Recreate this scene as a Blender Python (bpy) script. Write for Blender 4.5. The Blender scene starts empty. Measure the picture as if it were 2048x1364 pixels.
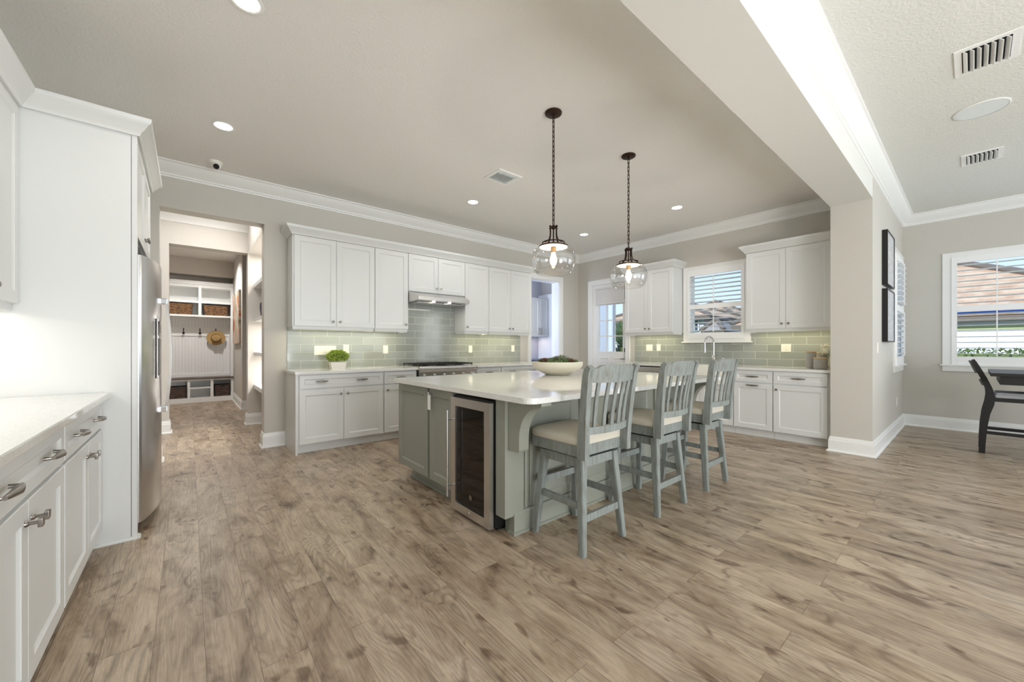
import bpy, bmesh, math, random
from mathutils import Vector, Matrix
from math import sin, cos, pi, radians
random.seed(7)
scene = bpy.context.scene
COL = scene.collection

# ------------------------------------------------------------------ camera
IMG_W, IMG_H = 2048.0, 1364.0
F_PX, YAW, CY, CAM_H = 772.2, 0.6973, 694.0, 1.20
cam_d = bpy.data.cameras.new('camera')
cam = bpy.data.objects.new('camera', cam_d)
COL.objects.link(cam)
cam.location = (0, 0, CAM_H)
cam.rotation_euler = (pi/2, 0, YAW - pi/2)
cam_d.sensor_width = 36.0
cam_d.lens = 36.0*F_PX/IMG_W
cam_d.shift_y = (CY - IMG_H/2)/IMG_W
cam_d.clip_start = 0.02
scene.camera = cam
# the camera looks along (sin YAW, cos YAW)
cam.rotation_euler = (pi/2, 0, -YAW)

# ------------------------------------------------------------------ view
scene.view_settings.view_transform = 'Standard'
scene.view_settings.look = 'None'
scene.view_settings.gamma = 1.0
scene.view_settings.use_curve_mapping = False
scene.view_settings.exposure = 0.34
try:
    scene.cycles.max_bounces = 8
    scene.cycles.diffuse_bounces = 5
    scene.cycles.glossy_bounces = 4
    scene.cycles.transmission_bounces = 6
    scene.cycles.transparent_max_bounces = 12
    scene.cycles.sample_clamp_indirect = 6.0
    scene.cycles.caustics_reflective = False
    scene.cycles.caustics_refractive = False
    scene.cycles.use_denoising = True
except Exception:
    pass

# ------------------------------------------------------------------ world: clear daylight sky
world = bpy.data.worlds.new('sky')
scene.world = world
world.use_nodes = True
wn = world.node_tree
wn.nodes.clear()
wo = wn.nodes.new('ShaderNodeOutputWorld')
bg = wn.nodes.new('ShaderNodeBackground')
tc = wn.nodes.new('ShaderNodeTexCoord')
sx = wn.nodes.new('ShaderNodeSeparateXYZ')
rp = wn.nodes.new('ShaderNodeValToRGB')
rp.color_ramp.elements[0].position = 0.0
rp.color_ramp.elements[0].color = (0.74, 0.88, 1.0, 1)
rp.color_ramp.elements[1].position = 0.45
rp.color_ramp.elements[1].color = (0.36, 0.62, 0.96, 1)
wn.links.new(tc.outputs['Generated'], sx.inputs[0])
wn.links.new(sx.outputs['Z'], rp.inputs[0])
wn.links.new(rp.outputs[0], bg.inputs['Color'])
bg.inputs['Strength'].default_value = 1.0
wn.links.new(bg.outputs[0], wo.inputs['Surface'])

def add_light(name, kind, loc, energy, color=(1, 1, 1), size=None, size_y=None, direction=None, spot=None, blend=0.5, radius=None, angle=None):
    d = bpy.data.lights.new(name, kind)
    d.energy = energy
    d.color = color
    if kind == 'AREA':
        d.shape = 'RECTANGLE' if size_y else 'DISK'
        d.size = size
        if size_y: d.size_y = size_y
    if kind == 'SPOT':
        d.spot_size = spot; d.spot_blend = blend
    if radius is not None: d.shadow_soft_size = radius
    if angle is not None: d.angle = angle
    o = bpy.data.objects.new(name, d)
    COL.objects.link(o)
    o.location = loc
    if direction is not None:
        o.rotation_euler = Vector(direction).to_track_quat('-Z', 'Y').to_euler()
    return o

# sun from the west, high: lights the neighbouring roofs
add_light('sun', 'SUN', (0, 0, 20), 3.4, (1.0, 0.95, 0.86), direction=(0.8, -0.05, -0.45), angle=0.009)
# daylight through the big living-room windows behind the camera
add_light('daylight_south_glass', 'AREA', (3.4, -5.9, 1.45), 125, (0.90, 0.96, 1.0), 6.5, 2.5, direction=(0, 1, 0.40))
add_light('daylight_west_glass', 'AREA', (-0.95, -3.6, 1.6), 45, (0.90, 0.96, 1.0), 3.2, 2.2, direction=(1, 0.3, 0.4))
add_light('daylight_east_glass', 'AREA', (8.40, -2.9, 1.6), 60, (0.90, 0.96, 1.0), 3.6, 2.2, direction=(-1, 0.4, 0.4))
# added fill lamp, unseen behind the camera, aimed up to brighten the ceilings
add_light('ceiling_fill', 'AREA', (1.6, -3.4, 0.9), 105, (1.0, 0.995, 0.98), 1.8, direction=(0.15, 0.75, 0.55))
add_light('pantry_blue_fill', 'AREA', (4.15, 6.0, 1.7), 26, (0.62, 0.74, 1.0), 0.8, 1.4, direction=(1, 0.05, 0))  # added blue lamp inside the pantry; no window is built there

# ------------------------------------------------------------------ materials
def lin(c):
    def f(v):
        v /= 255.0
        return v/12.92 if v <= 0.04045 else ((v+0.055)/1.055)**2.4
    return (f(c[0]), f(c[1]), f(c[2]), 1.0)

class NT:
    def __init__(s, name):
        s.m = bpy.data.materials.new(name)
        s.m.use_nodes = True
        s.t = s.m.node_tree
        s.t.nodes.clear()
        s.out = s.n('ShaderNodeOutputMaterial')
        s.b = s.n('ShaderNodeBsdfPrincipled')
        s.l(s.b.outputs[0], s.out.inputs['Surface'])
    def n(s, k): return s.t.nodes.new(k)
    def l(s, a, b): s.t.links.new(a, b)
    def setv(s, k, v): s.b.inputs[k].default_value = v
    def coord(s, kind='Object', scale=(1, 1, 1), rot=(0, 0, 0)):
        tc = s.n('ShaderNodeTexCoord'); mp = s.n('ShaderNodeMapping')
        mp.inputs['Scale'].default_value = scale
        mp.inputs['Rotation'].default_value = rot
        s.l(tc.outputs[kind], mp.inputs[0])
        return mp.outputs[0]
    def noise(s, vec, scale, detail=3, rough=0.5, dist=0.0, w=None):
        n = s.n('ShaderNodeTexNoise')
        if w is not None:
            n.noise_dimensions = '4D'; s.l(w, n.inputs['W'])
        n.inputs['Scale'].default_value = scale
        n.inputs['Detail'].default_value = detail
        n.inputs['Roughness'].default_value = rough
        n.inputs['Distortion'].default_value = dist
        s.l(vec, n.inputs['Vector'])
        return n.outputs['Fac']
    def ramp(s, fac, stops, interp='LINEAR'):
        r = s.n('ShaderNodeValToRGB')
        r.color_ramp.interpolation = interp
        e = r.color_ramp.elements
        while len(e) < len(stops): e.new(0.5)
        for i, (p, c) in enumerate(stops):
            e[i].position = p
            e[i].color = c if len(c) == 4 else (*c, 1)
        s.l(fac, r.inputs[0])
        return r.outputs[0]
    def mix(s, fac, a, b, mode='MIX'):
        m = s.n('ShaderNodeMix'); m.data_type = 'RGBA'; m.blend_type = mode
        for sock, v in ((m.inputs[0], fac), (m.inputs[6], a), (m.inputs[7], b)):
            if isinstance(v, (int, float)): sock.default_value = v
            elif isinstance(v, tuple): sock.default_value = v
            else: s.l(v, sock)
        return m.outputs[2]
    def math(s, op, a, b=None):
        m = s.n('ShaderNodeMath'); m.operation = op
        for i, v in enumerate((a, b)):
            if v is None: continue
            if isinstance(v, (int, float)): m.inputs[i].default_value = v
            else: s.l(v, m.inputs[i])
        return m.outputs[0]
    def bump(s, h, strength=0.2, dist=0.01):
        b = s.n('ShaderNodeBump')
        b.inputs['Strength'].default_value = strength
        b.inputs['Distance'].default_value = dist
        s.l(h, b.inputs['Height'])
        s.l(b.outputs[0], s.b.inputs['Normal'])

M = {}
def simple(key, c, rough=0.5, metal=0.0, emit=None, estr=0.0, coat=0.0, bump=None, spec=None):
    t = NT(key)
    t.setv('Base Color', lin(c)); t.setv('Roughness', rough); t.setv('Metallic', metal)
    if coat: t.setv('Coat Weight', coat); t.setv('Coat Roughness', 0.1)
    if emit: t.setv('Emission Color', lin(emit)); t.setv('Emission Strength', estr)
    if spec is not None: t.setv('Specular IOR Level', spec)
    if bump:
        t.bump(t.noise(t.coord(), bump[0], 3), bump[1], bump[2])
    M[key] = t.m
    return t

simple('wall_paint', (203, 199, 191), 0.75, bump=(90, 0.25, 0.004))
simple('wall_paint_hall', (208, 203, 196), 0.75, bump=(90, 0.2, 0.004))
simple('beam_paint', (224, 224, 219), 0.8, bump=(90, 0.25, 0.004))
simple('pantry_paint', (196, 196, 206), 0.7)
simple('trim_paint', (240, 240, 238), 0.35)
simple('cabinet_paint', (221, 222, 221), 0.32)
simple('ceiling_paint', (238, 236, 232), 0.85, bump=(55, 0.55, 0.008))
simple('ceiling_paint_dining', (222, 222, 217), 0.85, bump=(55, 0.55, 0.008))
simple('nickel', (150, 144, 138), 0.25, 1.0)
simple('chrome', (215, 215, 218), 0.12, 1.0)
simple('bronze', (62, 46, 38), 0.4, 0.85)
simple('black_iron', (28, 27, 28), 0.5, 0.3)
simple('black_plastic', (18, 18, 19), 0.35)
simple('black_wood', (13, 12, 14), 0.38)
simple('dark_glass', (16, 11, 8), 0.04, spec=0.5)
simple('white_plastic', (240, 238, 230), 0.35)
simple('ceramic_white', (240, 238, 228), 0.15)
simple('bowl_cream', (226, 220, 202), 0.45)
simple('canister_grey', (158, 155, 150), 0.35)
simple('bamboo', (188, 160, 118), 0.5)
simple('flower_white', (250, 248, 236), 0.6)
simple('seat_fabric', (205, 198, 184), 0.85, bump=(260, 0.3, 0.002))
simple('chair_cushion', (176, 178, 182), 0.85)
simple('louver_paint', (246, 246, 246), 0.4)
simple('shade_fabric', (222, 221, 220), 0.8)
simple('dark_navy', (58, 60, 74), 0.6)
simple('pantry_counter', (70, 86, 120), 0.3)
simple('blue_sash', (54, 96, 170), 0.5)
simple('lens_glow', (255, 255, 255), 0.5, emit=(255, 250, 240), estr=14)
simple('hood_lamp', (255, 255, 255), 0.5, emit=(255, 246, 226), estr=20)
simple('strip_glow', (255, 255, 255), 0.5, emit=(255, 246, 190), estr=5)
simple('bulb_glow', (255, 240, 210), 0.3, emit=(255, 222, 170), estr=30)
simple('stucco_white', (226, 230, 238), 0.9)
simple('stucco_yellow', (214, 208, 140), 0.9)
simple('soffit_green', (186, 196, 150), 0.8)
simple('fascia_brown', (110, 100, 94), 0.7)
simple('house_window', (70, 88, 104), 0.15)
simple('lawn', (108, 132, 74), 0.95)
simple('tag_white', (240, 240, 236), 0.6)
simple('soil', (74, 62, 48), 0.9)
simple('pot_white', (232, 228, 220), 0.8, bump=(120, 0.5, 0.004))
simple('hat_straw', (178, 146, 96), 0.8, bump=(180, 0.5, 0.003))
simple('hat_band', (96, 74, 48), 0.8)
simple('seat_wood_dark', (92, 78, 70), 0.4)
simple('speaker_grille', (226, 232, 232), 0.6, bump=(600, 0.3, 0.001))
simple('vent_inside', (20, 20, 22), 0.8)

# island paint: sage grey
simple('island_paint', (147, 149, 138), 0.38)

simple('stainless', (212, 209, 206), 0.27, 1.0)
t = NT('stainless_fridge')
t.setv('Metallic', 1.0)
nz = t.noise(t.coord(scale=(500, 500, 2)), 2, 2)
t.l(t.ramp(nz, [(0.3, lin((206, 204, 204))), (0.7, lin((214, 212, 212)))]), t.b.inputs['Base Color'])
t.setv('Roughness', 0.26)
M['stainless_fridge'] = t.m

# quartz worktop: off white with fine speckle and soft veins
def quartz(key, base, dark, vein):
    t = NT(key)
    v = t.coord()
    a = t.noise(v, 140, 2, 0.6)
    sp = t.ramp(a, [(0.30, (0, 0, 0)), (0.50, (1, 1, 1))])
    c = t.mix(sp, lin(dark), lin(base))
    b = t.noise(v, 7, 5, 0.65, 1.6)
    vv = t.ramp(b, [(0.485, (0, 0, 0)), (0.5, (1, 1, 1)), (0.515, (0, 0, 0))])
    c = t.mix(t.math('MULTIPLY', vv, 0.22), c, lin(vein))
    t.l(c, t.b.inputs['Base Color'])
    t.setv('Roughness', 0.06)
    M[key] = t.m
quartz('quartz', (233, 232, 229), (220, 217, 212), (186, 184, 182))

# wood plank floor: boards run along Y, 0.158 wide
t = NT('plank_floor')
tcn = t.n('ShaderNodeTexCoord'); sp = t.n('ShaderNodeSeparateXYZ'); cb = t.n('ShaderNodeCombineXYZ')
t.l(tcn.outputs['Object'], sp.inputs[0])
t.l(t.math('ADD', sp.outputs['Y'], 60.77), cb.inputs['X']); t.l(t.math('ADD', sp.outputs['X'], 0.108+15.85), cb.inputs['Y'])
br = t.n('ShaderNodeTexBrick')
br.offset = 0.37; br.offset_frequency = 2; br.squash = 1.0
br.inputs['Scale'].default_value = 1.0
br.inputs['Brick Width'].default_value = 1.21
br.inputs['Row Height'].default_value = 0.1585
br.inputs['Mortar Size'].default_value = 0.0011
br.inputs['Mortar Smooth'].default_value = 0.3
br.inputs['Bias'].default_value = 0.0
br.inputs['Color1'].default_value = (0, 0, 0, 1); br.inputs['Color2'].default_value = (1, 1, 1, 1)
br.inputs['Mortar'].default_value = (0.5, 0.5, 0.5, 1)
t.l(cb.outputs[0], br.inputs['Vector'])
rnd = t.n('ShaderNodeRGBToBW'); t.l(br.outputs['Color'], rnd.inputs[0])
w = t.math('MULTIPLY', rnd.outputs[0], 37.0)
vlow = t.coord(scale=(1.0, 0.17, 1.0))
big = t.noise(vlow, 6.0, 1.5, 0.45, 0.5, w=w)
rings = t.math('PINGPONG', t.math('MULTIPLY', big, 60.0), 1.0)
ringc = t.ramp(rings, [(0.0, (0.66,)*3), (0.45, (0.93,)*3), (1.0, (1, 1, 1))])
ringm = t.ramp(t.noise(t.coord(scale=(1, 0.4, 1)), 3.0, 1, 0.5, w=w), [(0.40, (0.10,)*3), (0.60, (1.0,)*3)])
fine = t.noise(t.coord(scale=(1.0, 0.035, 1.0)), 170, 4, 0.7, 0.2, w=w)
streak = t.noise(t.coord(scale=(1.0, 0.09, 1.0)), 22, 4, 0.65, 0.6, w=w)
broad = t.noise(t.coord(scale=(1, 0.38, 1)), 5.5, 4, 0.62, 1.2, w=w)
base = t.ramp(broad, [(0.30, lin((118, 97, 78))), (0.42, lin((176, 157, 135))), (0.60, lin((208, 192, 171)))])
tone = t.ramp(rnd.outputs[0], [(0.0, lin((226, 220, 215))), (0.5, lin((238, 233, 228))), (1.0, lin((252, 249, 245)))])
c = t.mix(1.0, base, tone, 'MULTIPLY')
c = t.mix(ringm, c, ringc, 'MULTIPLY')
c = t.mix(0.70, c, t.ramp(fine, [(0.36, (0.58,)*3), (0.54, (1, 1, 1))]), 'MULTIPLY')
c = t.mix(0.50, c, t.ramp(streak, [(0.30, (0.56, 0.53, 0.50)), (0.50, (1, 1, 1))]), 'MULTIPLY')
kn = t.noise(t.coord(scale=(1, 0.55, 1)), 8.5, 2.0, 0.5, 1.3, w=w)
c = t.mix(0.9, c, t.ramp(kn, [(0.60, (1, 1, 1)), (0.70, (0.40, 0.33, 0.28))]), 'MULTIPLY')
gap = t.math('SUBTRACT', 1.0, br.outputs['Fac'])
gapc = t.ramp(br.outputs['Fac'], [(0.0, (1, 1, 1)), (1.0, (0.34, 0.28, 0.24))])
c = t.mix(0.85, c, gapc, 'MULTIPLY')
t.l(c, t.b.inputs['Base Color'])
t.l(t.ramp(fine, [(0.2, (0.38,)*3), (0.8, (0.29,)*3)]), t.b.inputs['Roughness'])
hb = t.math('ADD', t.math('MULTIPLY', gap, 1.0), t.math('MULTIPLY', fine, 0.25))
t.bump(hb, 0.15, 0.003)
M['plank_floor'] = t.m

# glass subway tile
def tile_mat(key, axis, z0, shift):
    t = NT(key)
    tcn = t.n('ShaderNodeTexCoord'); sp = t.n('ShaderNodeSeparateXYZ'); cb = t.n('ShaderNodeCombineXYZ')
    t.l(tcn.outputs['Object'], sp.inputs[0])
    t.l(t.math('ADD', sp.outputs[axis], shift), cb.inputs['X'])
    t.l(t.math('SUBTRACT', sp.outputs['Z'], z0), cb.inputs['Y'])
    br = t.n('ShaderNodeTexBrick')
    br.offset = 0.5
    br.inputs['Scale'].default_value = 1.0
    br.inputs['Brick Width'].default_value = 0.308
    br.inputs['Row Height'].default_value = 0.1035
    br.inputs['Mortar Size'].default_value = 0.0024
    br.inputs['Mortar Smooth'].default_value = 0.15
    br.inputs['Color1'].default_value = lin((149, 153, 146)); br.inputs['Color2'].default_value = lin((161, 165, 159))
    br.inputs['Mortar'].default_value = lin((206, 206, 198))
    t.l(cb.outputs[0], br.inputs['Vector'])
    fine = t.noise(t.coord(scale=(1, 1, 40) ), 6, 2)
    c = t.mix(0.18, br.outputs['Color'], t.ramp(fine, [(0.3, (0.8,)*3), (0.7, (1, 1, 1))]), 'MULTIPLY')
    t.l(c, t.b.inputs['Base Color'])
    t.l(t.ramp(br.outputs['Fac'], [(0, (0.10,)*3), (1, (0.6,)*3)]), t.b.inputs['Roughness'])
    t.setv('Coat Weight', 0.2); t.setv('Coat Roughness', 0.04)
    t.bump(t.math('SUBTRACT', 1.0, br.outputs['Fac']), 0.35, 0.003)
    M[key] = t.m
tile_mat('glass_tile_x', 'X', 0.925, 0.0)
tile_mat('glass_tile_y', 'Y', 0.925, 0.10)

# distressed grey blue stool wood
t = NT('stool_wood')
n1 = t.noise(t.coord('Generated', scale=(1, 1, 1)), 3, 2, 0.5)
n2 = t.noise(t.coord(scale=(1, 1, 0.15)), 60, 4, 0.6, 0.2)
n3 = t.noise(t.coord(scale=(1, 1, 0.06)), 260, 2, 0.6)
c = t.ramp(n2, [(0.30, lin((118, 117, 108))), (0.48, lin((133, 138, 134))), (0.68, lin((143, 151, 148)))])
c = t.mix(0.10, c, t.ramp(n3, [(0.40, (0.62,)*3), (0.55, (1, 1, 1))]), 'MULTIPLY')
t.l(c, t.b.inputs['Base Color']); t.setv('Roughness', 0.45)
t.bump(n3, 0.12, 0.001)
M['stool_wood'] = t.m

# clear glass for lamp globes and panes
def thin_glass(key, tint, gl=0.10, edge=0.7):
    t = NT(key)
    t.t.nodes.remove(t.b)
    tr = t.n('ShaderNodeBsdfTransparent'); tr.inputs[0].default_value = tint
    g = t.n('ShaderNodeBsdfGlossy'); g.inputs['Roughness'].default_value = 0.03
    lw = t.n('ShaderNodeLayerWeight'); lw.inputs['Blend'].default_value = 0.35
    mx = t.n('ShaderNodeMixShader')
    t.l(t.math('ADD', t.math('MULTIPLY', lw.outputs['Facing'], edge), gl), mx.inputs[0])
    t.l(tr.outputs[0], mx.inputs[1]); t.l(g.outputs[0], mx.inputs[2])
    t.l(mx.outputs[0], t.out.inputs['Surface'])
    M[key] = t.m
thin_glass('globe_glass', (0.97, 0.97, 0.97, 1), 0.03)
thin_glass('pane_glass', (0.97, 0.985, 1.0, 1), 0.01, 0.12)

# woven basket
def weave(key, a, b, sc):
    t = NT(key)
    n = t.noise(t.coord(scale=(0.25, 0.25, 1)), sc, 3, 0.7)
    t.l(t.ramp(n, [(0.38, lin(a)), (0.62, lin(b))]), t.b.inputs['Base Color'])
    t.setv('Roughness', 0.8)
    t.bump(n, 0.8, 0.01)
    M[key] = t.m
weave('woven_rattan', (58, 38, 22), (150, 112, 74), 70)
weave('crate_wood', (56, 44, 38), (98, 80, 70), 30)

# beadboard: vertical grooves
t = NT('beadboard')
sp = t.n('ShaderNodeSeparateXYZ'); tcn = t.n('ShaderNodeTexCoord')
t.l(tcn.outputs['Object'], sp.inputs[0])
fr = t.math('FRACT', t.math('MULTIPLY', sp.outputs['X'], 18.0))
g = t.ramp(fr, [(0.0, (0,)*3), (0.12, (1,)*3), (0.88, (1,)*3), (1.0, (0,)*3)])
t.setv('Base Color', lin((238, 238, 238))); t.setv('Roughness', 0.4)
t.bump(g, 0.7, 0.006)
M['beadboard'] = t.m

# painting
t = NT('abstract_paint')
n = t.noise(t.coord(scale=(1, 1.6, 0.8)), 2.2, 3, 0.55, 0.6)
c = t.ramp(n, [(0.30, lin((60, 62, 66))), (0.42, lin((176, 156, 128))), (0.52, lin((226, 218, 206))), (0.60, lin((206, 118, 44))), (0.72, lin((120, 96, 74)))])
t.l(c, t.b.inputs['Base Color']); t.setv('Roughness', 0.5)
M['abstract_paint'] = t.m
t = NT('print_reflection')
n = t.noise(t.coord(scale=(1, 1, 3)), 5, 5, 0.6, 1.5)
t.l(t.ramp(n, [(0.35, lin((200, 206, 216))), (0.5, lin((224, 228, 236))), (0.65, lin((238, 240, 244)))]), t.b.inputs['Base Color'])  # pale blue-white tones paint the glass reflection into the print
t.setv('Roughness', 0.08)
M['print_reflection'] = t.m

# roof tile
t = NT('roof_tile')
n = t.noise(t.coord(), 3, 3)
sp = t.n('ShaderNodeSeparateXYZ'); tcn = t.n('ShaderNodeTexCoord'); t.l(tcn.outputs['Object'], sp.inputs[0])
rows = t.math('FRACT', t.math('MULTIPLY', sp.outputs['Z'], 4.5))
c = t.ramp(n, [(0.35, lin((186, 150, 124))), (0.65, lin((210, 182, 158)))])
c = t.mix(0.6, c, t.ramp(rows, [(0.0, (0.55,)*3), (0.2, (1,)*3)]), 'MULTIPLY')
t.l(c, t.b.inputs['Base Color']); t.setv('Roughness', 0.9)
M['roof_tile'] = t.m

# leaves
def leafy(key, a, b):
    t = NT(key)
    n = t.noise(t.coord(), 40, 2)
    t.l(t.ramp(n, [(0.35, lin(a)), (0.65, lin(b))]), t.b.inputs['Base Color'])
    t.setv('Roughness', 0.55)
    M[key] = t.m
simple('cap_glow_cream', (214, 196, 180), 0.4)  # cream stands in for bulb glow on the bronze cap underside
simple('garden_paint', (166, 174, 190), 0.9)
simple('roof_grey', (150, 146, 146), 0.9)
leafy('boxwood', (120, 148, 44), (190, 208, 96))
leafy('succulent_green', (84, 108, 60), (136, 156, 104))
leafy('succulent_grey', (120, 128, 108), (164, 168, 144))
leafy('succulent_red', (104, 74, 62), (146, 116, 96))
leafy('hedge_leaf', (52, 76, 34), (112, 132, 70))
leafy('tree_leaf', (120, 140, 50), (206, 206, 120))

# ------------------------------------------------------------------ mesh helpers
class MB:
    """collects shapes in world coordinates (optionally in a local frame)"""
    def __init__(s, frame=None):
        s.bm = bmesh.new(); s.F = frame
    def P(s, p):
        return s.F @ Vector(p) if s.F is not None else Vector(p)
    def box(s, x0, x1, y0, y1, z0, z1, bev=0.0):
        vs = [s.bm.verts.new(s.P((x, y, z))) for z in (z0, z1) for x, y in ((x0, y0), (x1, y0), (x1, y1), (x0, y1))]
        fs = [s.bm.faces.new([vs[i] for i in q]) for q in ((0, 3, 2, 1), (4, 5, 6, 7), (0, 1, 5, 4), (1, 2, 6, 5), (2, 3, 7, 6), (3, 0, 4, 7))]
        if bev > 0:
            es = list({e for f in fs for e in f.edges})
            bmesh.ops.bevel(s.bm, geom=es, offset=bev, segments=2, profile=0.7, affect='EDGES')
        return s
    def hexa(s, bot, top):
        """a six sided block from four bottom and four top points"""
        vs = [s.bm.verts.new(s.P(p)) for p in list(bot)+list(top)]
        for q in ((0, 3, 2, 1), (4, 5, 6, 7), (0, 1, 5, 4), (1, 2, 6, 5), (2, 3, 7, 6), (3, 0, 4, 7)):
            s.bm.faces.new([vs[i] for i in q])
        return s
    def prism(s, pts, a, b, axis='z'):
        """pts 2D polygon extruded between a and b along axis; x:(y,z) y:(x,z) z:(x,y)"""
        def mk(p, h):
            return {'x': (h, p[0], p[1]), 'y': (p[0], h, p[1]), 'z': (p[0], p[1], h)}[axis]
        lo = [s.bm.verts.new(s.P(mk(p, a))) for p in pts]
        hi = [s.bm.verts.new(s.P(mk(p, b))) for p in pts]
        n = len(pts)
        s.bm.faces.new(lo[::-1]); s.bm.faces.new(hi)
        for i in range(n):
            s.bm.faces.new((lo[i], lo[(i+1) % n], hi[(i+1) % n], hi[i]))
        return s
    def lathe(s, prof, cx, cy, cz=0.0, seg=32, axis='z', cap=True, sweep=2*pi):
        """prof list of (r, h)"""
        rings = []
        for r, h in prof:
            ring = []
            if r < 1e-6:
                p = {'z': (cx, cy, cz+h), 'x': (cx+h, cy, cz), 'y': (cx, cy+h, cz)}[axis]
                rings.append([s.bm.verts.new(s.P(p))]); continue
            for k in range(seg):
                a = 2*pi*k/seg
                c_, s_ = r*cos(a), r*sin(a)
                p = {'z': (cx+c_, cy+s_, cz+h), 'x': (cx+h, cy+c_, cz+s_), 'y': (cx+c_, cy+h, cz+s_)}[axis]
                ring.append(s.bm.verts.new(s.P(p)))
            rings.append(ring)
        for a, b in zip(rings, rings[1:]):
            for k in range(seg):
                k2 = (k+1) % seg
                if len(a) == 1 and len(b) == 1: continue
                if len(a) == 1: s.bm.faces.new((a[0], b[k], b[k2]))
                elif len(b) == 1: s.bm.faces.new((a[k], a[k2], b[0]))
                else: s.bm.faces.new((a[k], a[k2], b[k2], b[k]))
        if cap:
            if len(rings[0]) > 1: s.bm.faces.new(rings[0][::-1])
            if len(rings[-1]) > 1: s.bm.faces.new(rings[-1])
        return s
    def cyl(s, p0, p1, r0, r1=None, seg=16):
        return s.tube([p0, p1], [r0, r0 if r1 is None else r1], seg)
    def tube(s, pts, r, seg=10, closed=False):
        pts = [Vector(p) for p in pts]; n = len(pts)
        if not isinstance(r, (list, tuple)): r = [r]*n
        rings = []; up = None
        for i, p in enumerate(pts):
            if closed: d = pts[(i+1) % n]-pts[i-1]
            elif i == 0: d = pts[1]-p
            elif i == n-1: d = p-pts[-2]
            else: d = pts[i+1]-pts[i-1]
            d.normalize()
            if up is None:
                up = Vector((0, 0, 1)) if abs(d.z) < 0.9 else Vector((1, 0, 0))
            a = d.cross(up).normalized(); b = a.cross(d).normalized(); up = b
            rings.append([s.bm.verts.new(s.P(p+(a*cos(2*pi*k/seg)+b*sin(2*pi*k/seg))*r[i])) for k in range(seg)])
        m = n if closed else n-1
        for i in range(m):
            A, B = rings[i], rings[(i+1) % n]
            for k in range(seg):
                k2 = (k+1) % seg
                s.bm.faces.new((A[k], A[k2], B[k2], B[k]))
        if not closed:
            s.bm.faces.new(rings[0][::-1]); s.bm.faces.new(rings[-1])
        return s
    def strip(s, pts, w, t, wdir):
        """bar with rectangular section following pts; w along wdir, t across"""
        pts = [Vector(p) for p in pts]; wd = Vector(wdir).normalized(); n = len(pts); rings = []
        for i, p in enumerate(pts):
            d = (pts[min(i+1, n-1)]-pts[max(i-1, 0)]).normalized()
            td = d.cross(wd).normalized()
            ww = w[i] if isinstance(w, (list, tuple)) else w
            tt = t[i] if isinstance(t, (list, tuple)) else t
            rings.append([s.bm.verts.new(s.P(p+wd*a*ww/2+td*b*tt/2)) for a, b in ((-1, -1), (1, -1), (1, 1), (-1, 1))])
        for A, B in zip(rings, rings[1:]):
            for k in range(4): s.bm.faces.new((A[k], A[(k+1) % 4], B[(k+1) % 4], B[k]))
        s.bm.faces.new(rings[0][::-1]); s.bm.faces.new(rings[-1])
        return s
    def sweep(s, prof, path, z=0.0, closed=False):
        """profile (out, up) swept along a flat XY path, mitred; out = right of travel"""
        pts = [Vector((p[0], p[1])) for p in path]; n = len(pts); rings = []
        for i, p in enumerate(pts):
            def rn(a, b):
                d = (b-a).normalized(); return Vector((d.y, -d.x))
            if i == 0 and not closed: o = rn(pts[0], pts[1])
            elif i == n-1 and not closed: o = rn(pts[-2], pts[-1])
            else:
                a = rn(pts[i-1], p); b = rn(p, pts[(i+1) % n]); o = (a+b)/(1.0+a.dot(b))
            rings.append([s.bm.verts.new(s.P((p.x+o.x*q[0], p.y+o.y*q[0], z+q[1]))) for q in prof])
        k = len(prof)
        for i in range(n if closed else n-1):
            A, B = rings[i], rings[(i+1) % n]
            for j in range(k): s.bm.faces.new((A[j], A[(j+1) % k], B[(j+1) % k], B[j]))
        if not closed:
            s.bm.faces.new(rings[0]); s.bm.faces.new(rings[-1][::-1])
        return s
    def ball(s, c, r, sub=2, sc=(1, 1, 1)):
        res = bmesh.ops.create_icosphere(s.bm, subdivisions=sub, radius=1.0)
        for v in res['verts']:
            v.co = s.P(Vector(c)+Vector((v.co.x*r*sc[0], v.co.y*r*sc[1], v.co.z*r*sc[2])))
        return s
    def build(s, name, mat, parent=None, smooth=None, origin=None):
        bmesh.ops.recalc_face_normals(s.bm, faces=s.bm.faces)
        org = Vector((0, 0, 0))
        if parent is not None:
            q = parent
            while q is not None:
                org += q.location if q.rotation_euler.z == 0 or True else q.location
                q = q.parent
        elif origin is not None: org = Vector(origin)
        bmesh.ops.translate(s.bm, verts=s.bm.verts, vec=-org)
        me = bpy.data.meshes.new(name)
        s.bm.to_mesh(me); s.bm.free()
        me.materials.append(M[mat] if isinstance(mat, str) else mat)
        if smooth is not None:
            me.polygons.foreach_set('use_smooth', [True]*len(me.polygons))
            try: me.set_sharp_from_angle(angle=radians(smooth))
            except Exception: pass
        o = bpy.data.objects.new(name, me)
        COL.objects.link(o)
        if parent is not None: o.parent = parent
        elif origin is not None: o.location = org
        return o

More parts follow.
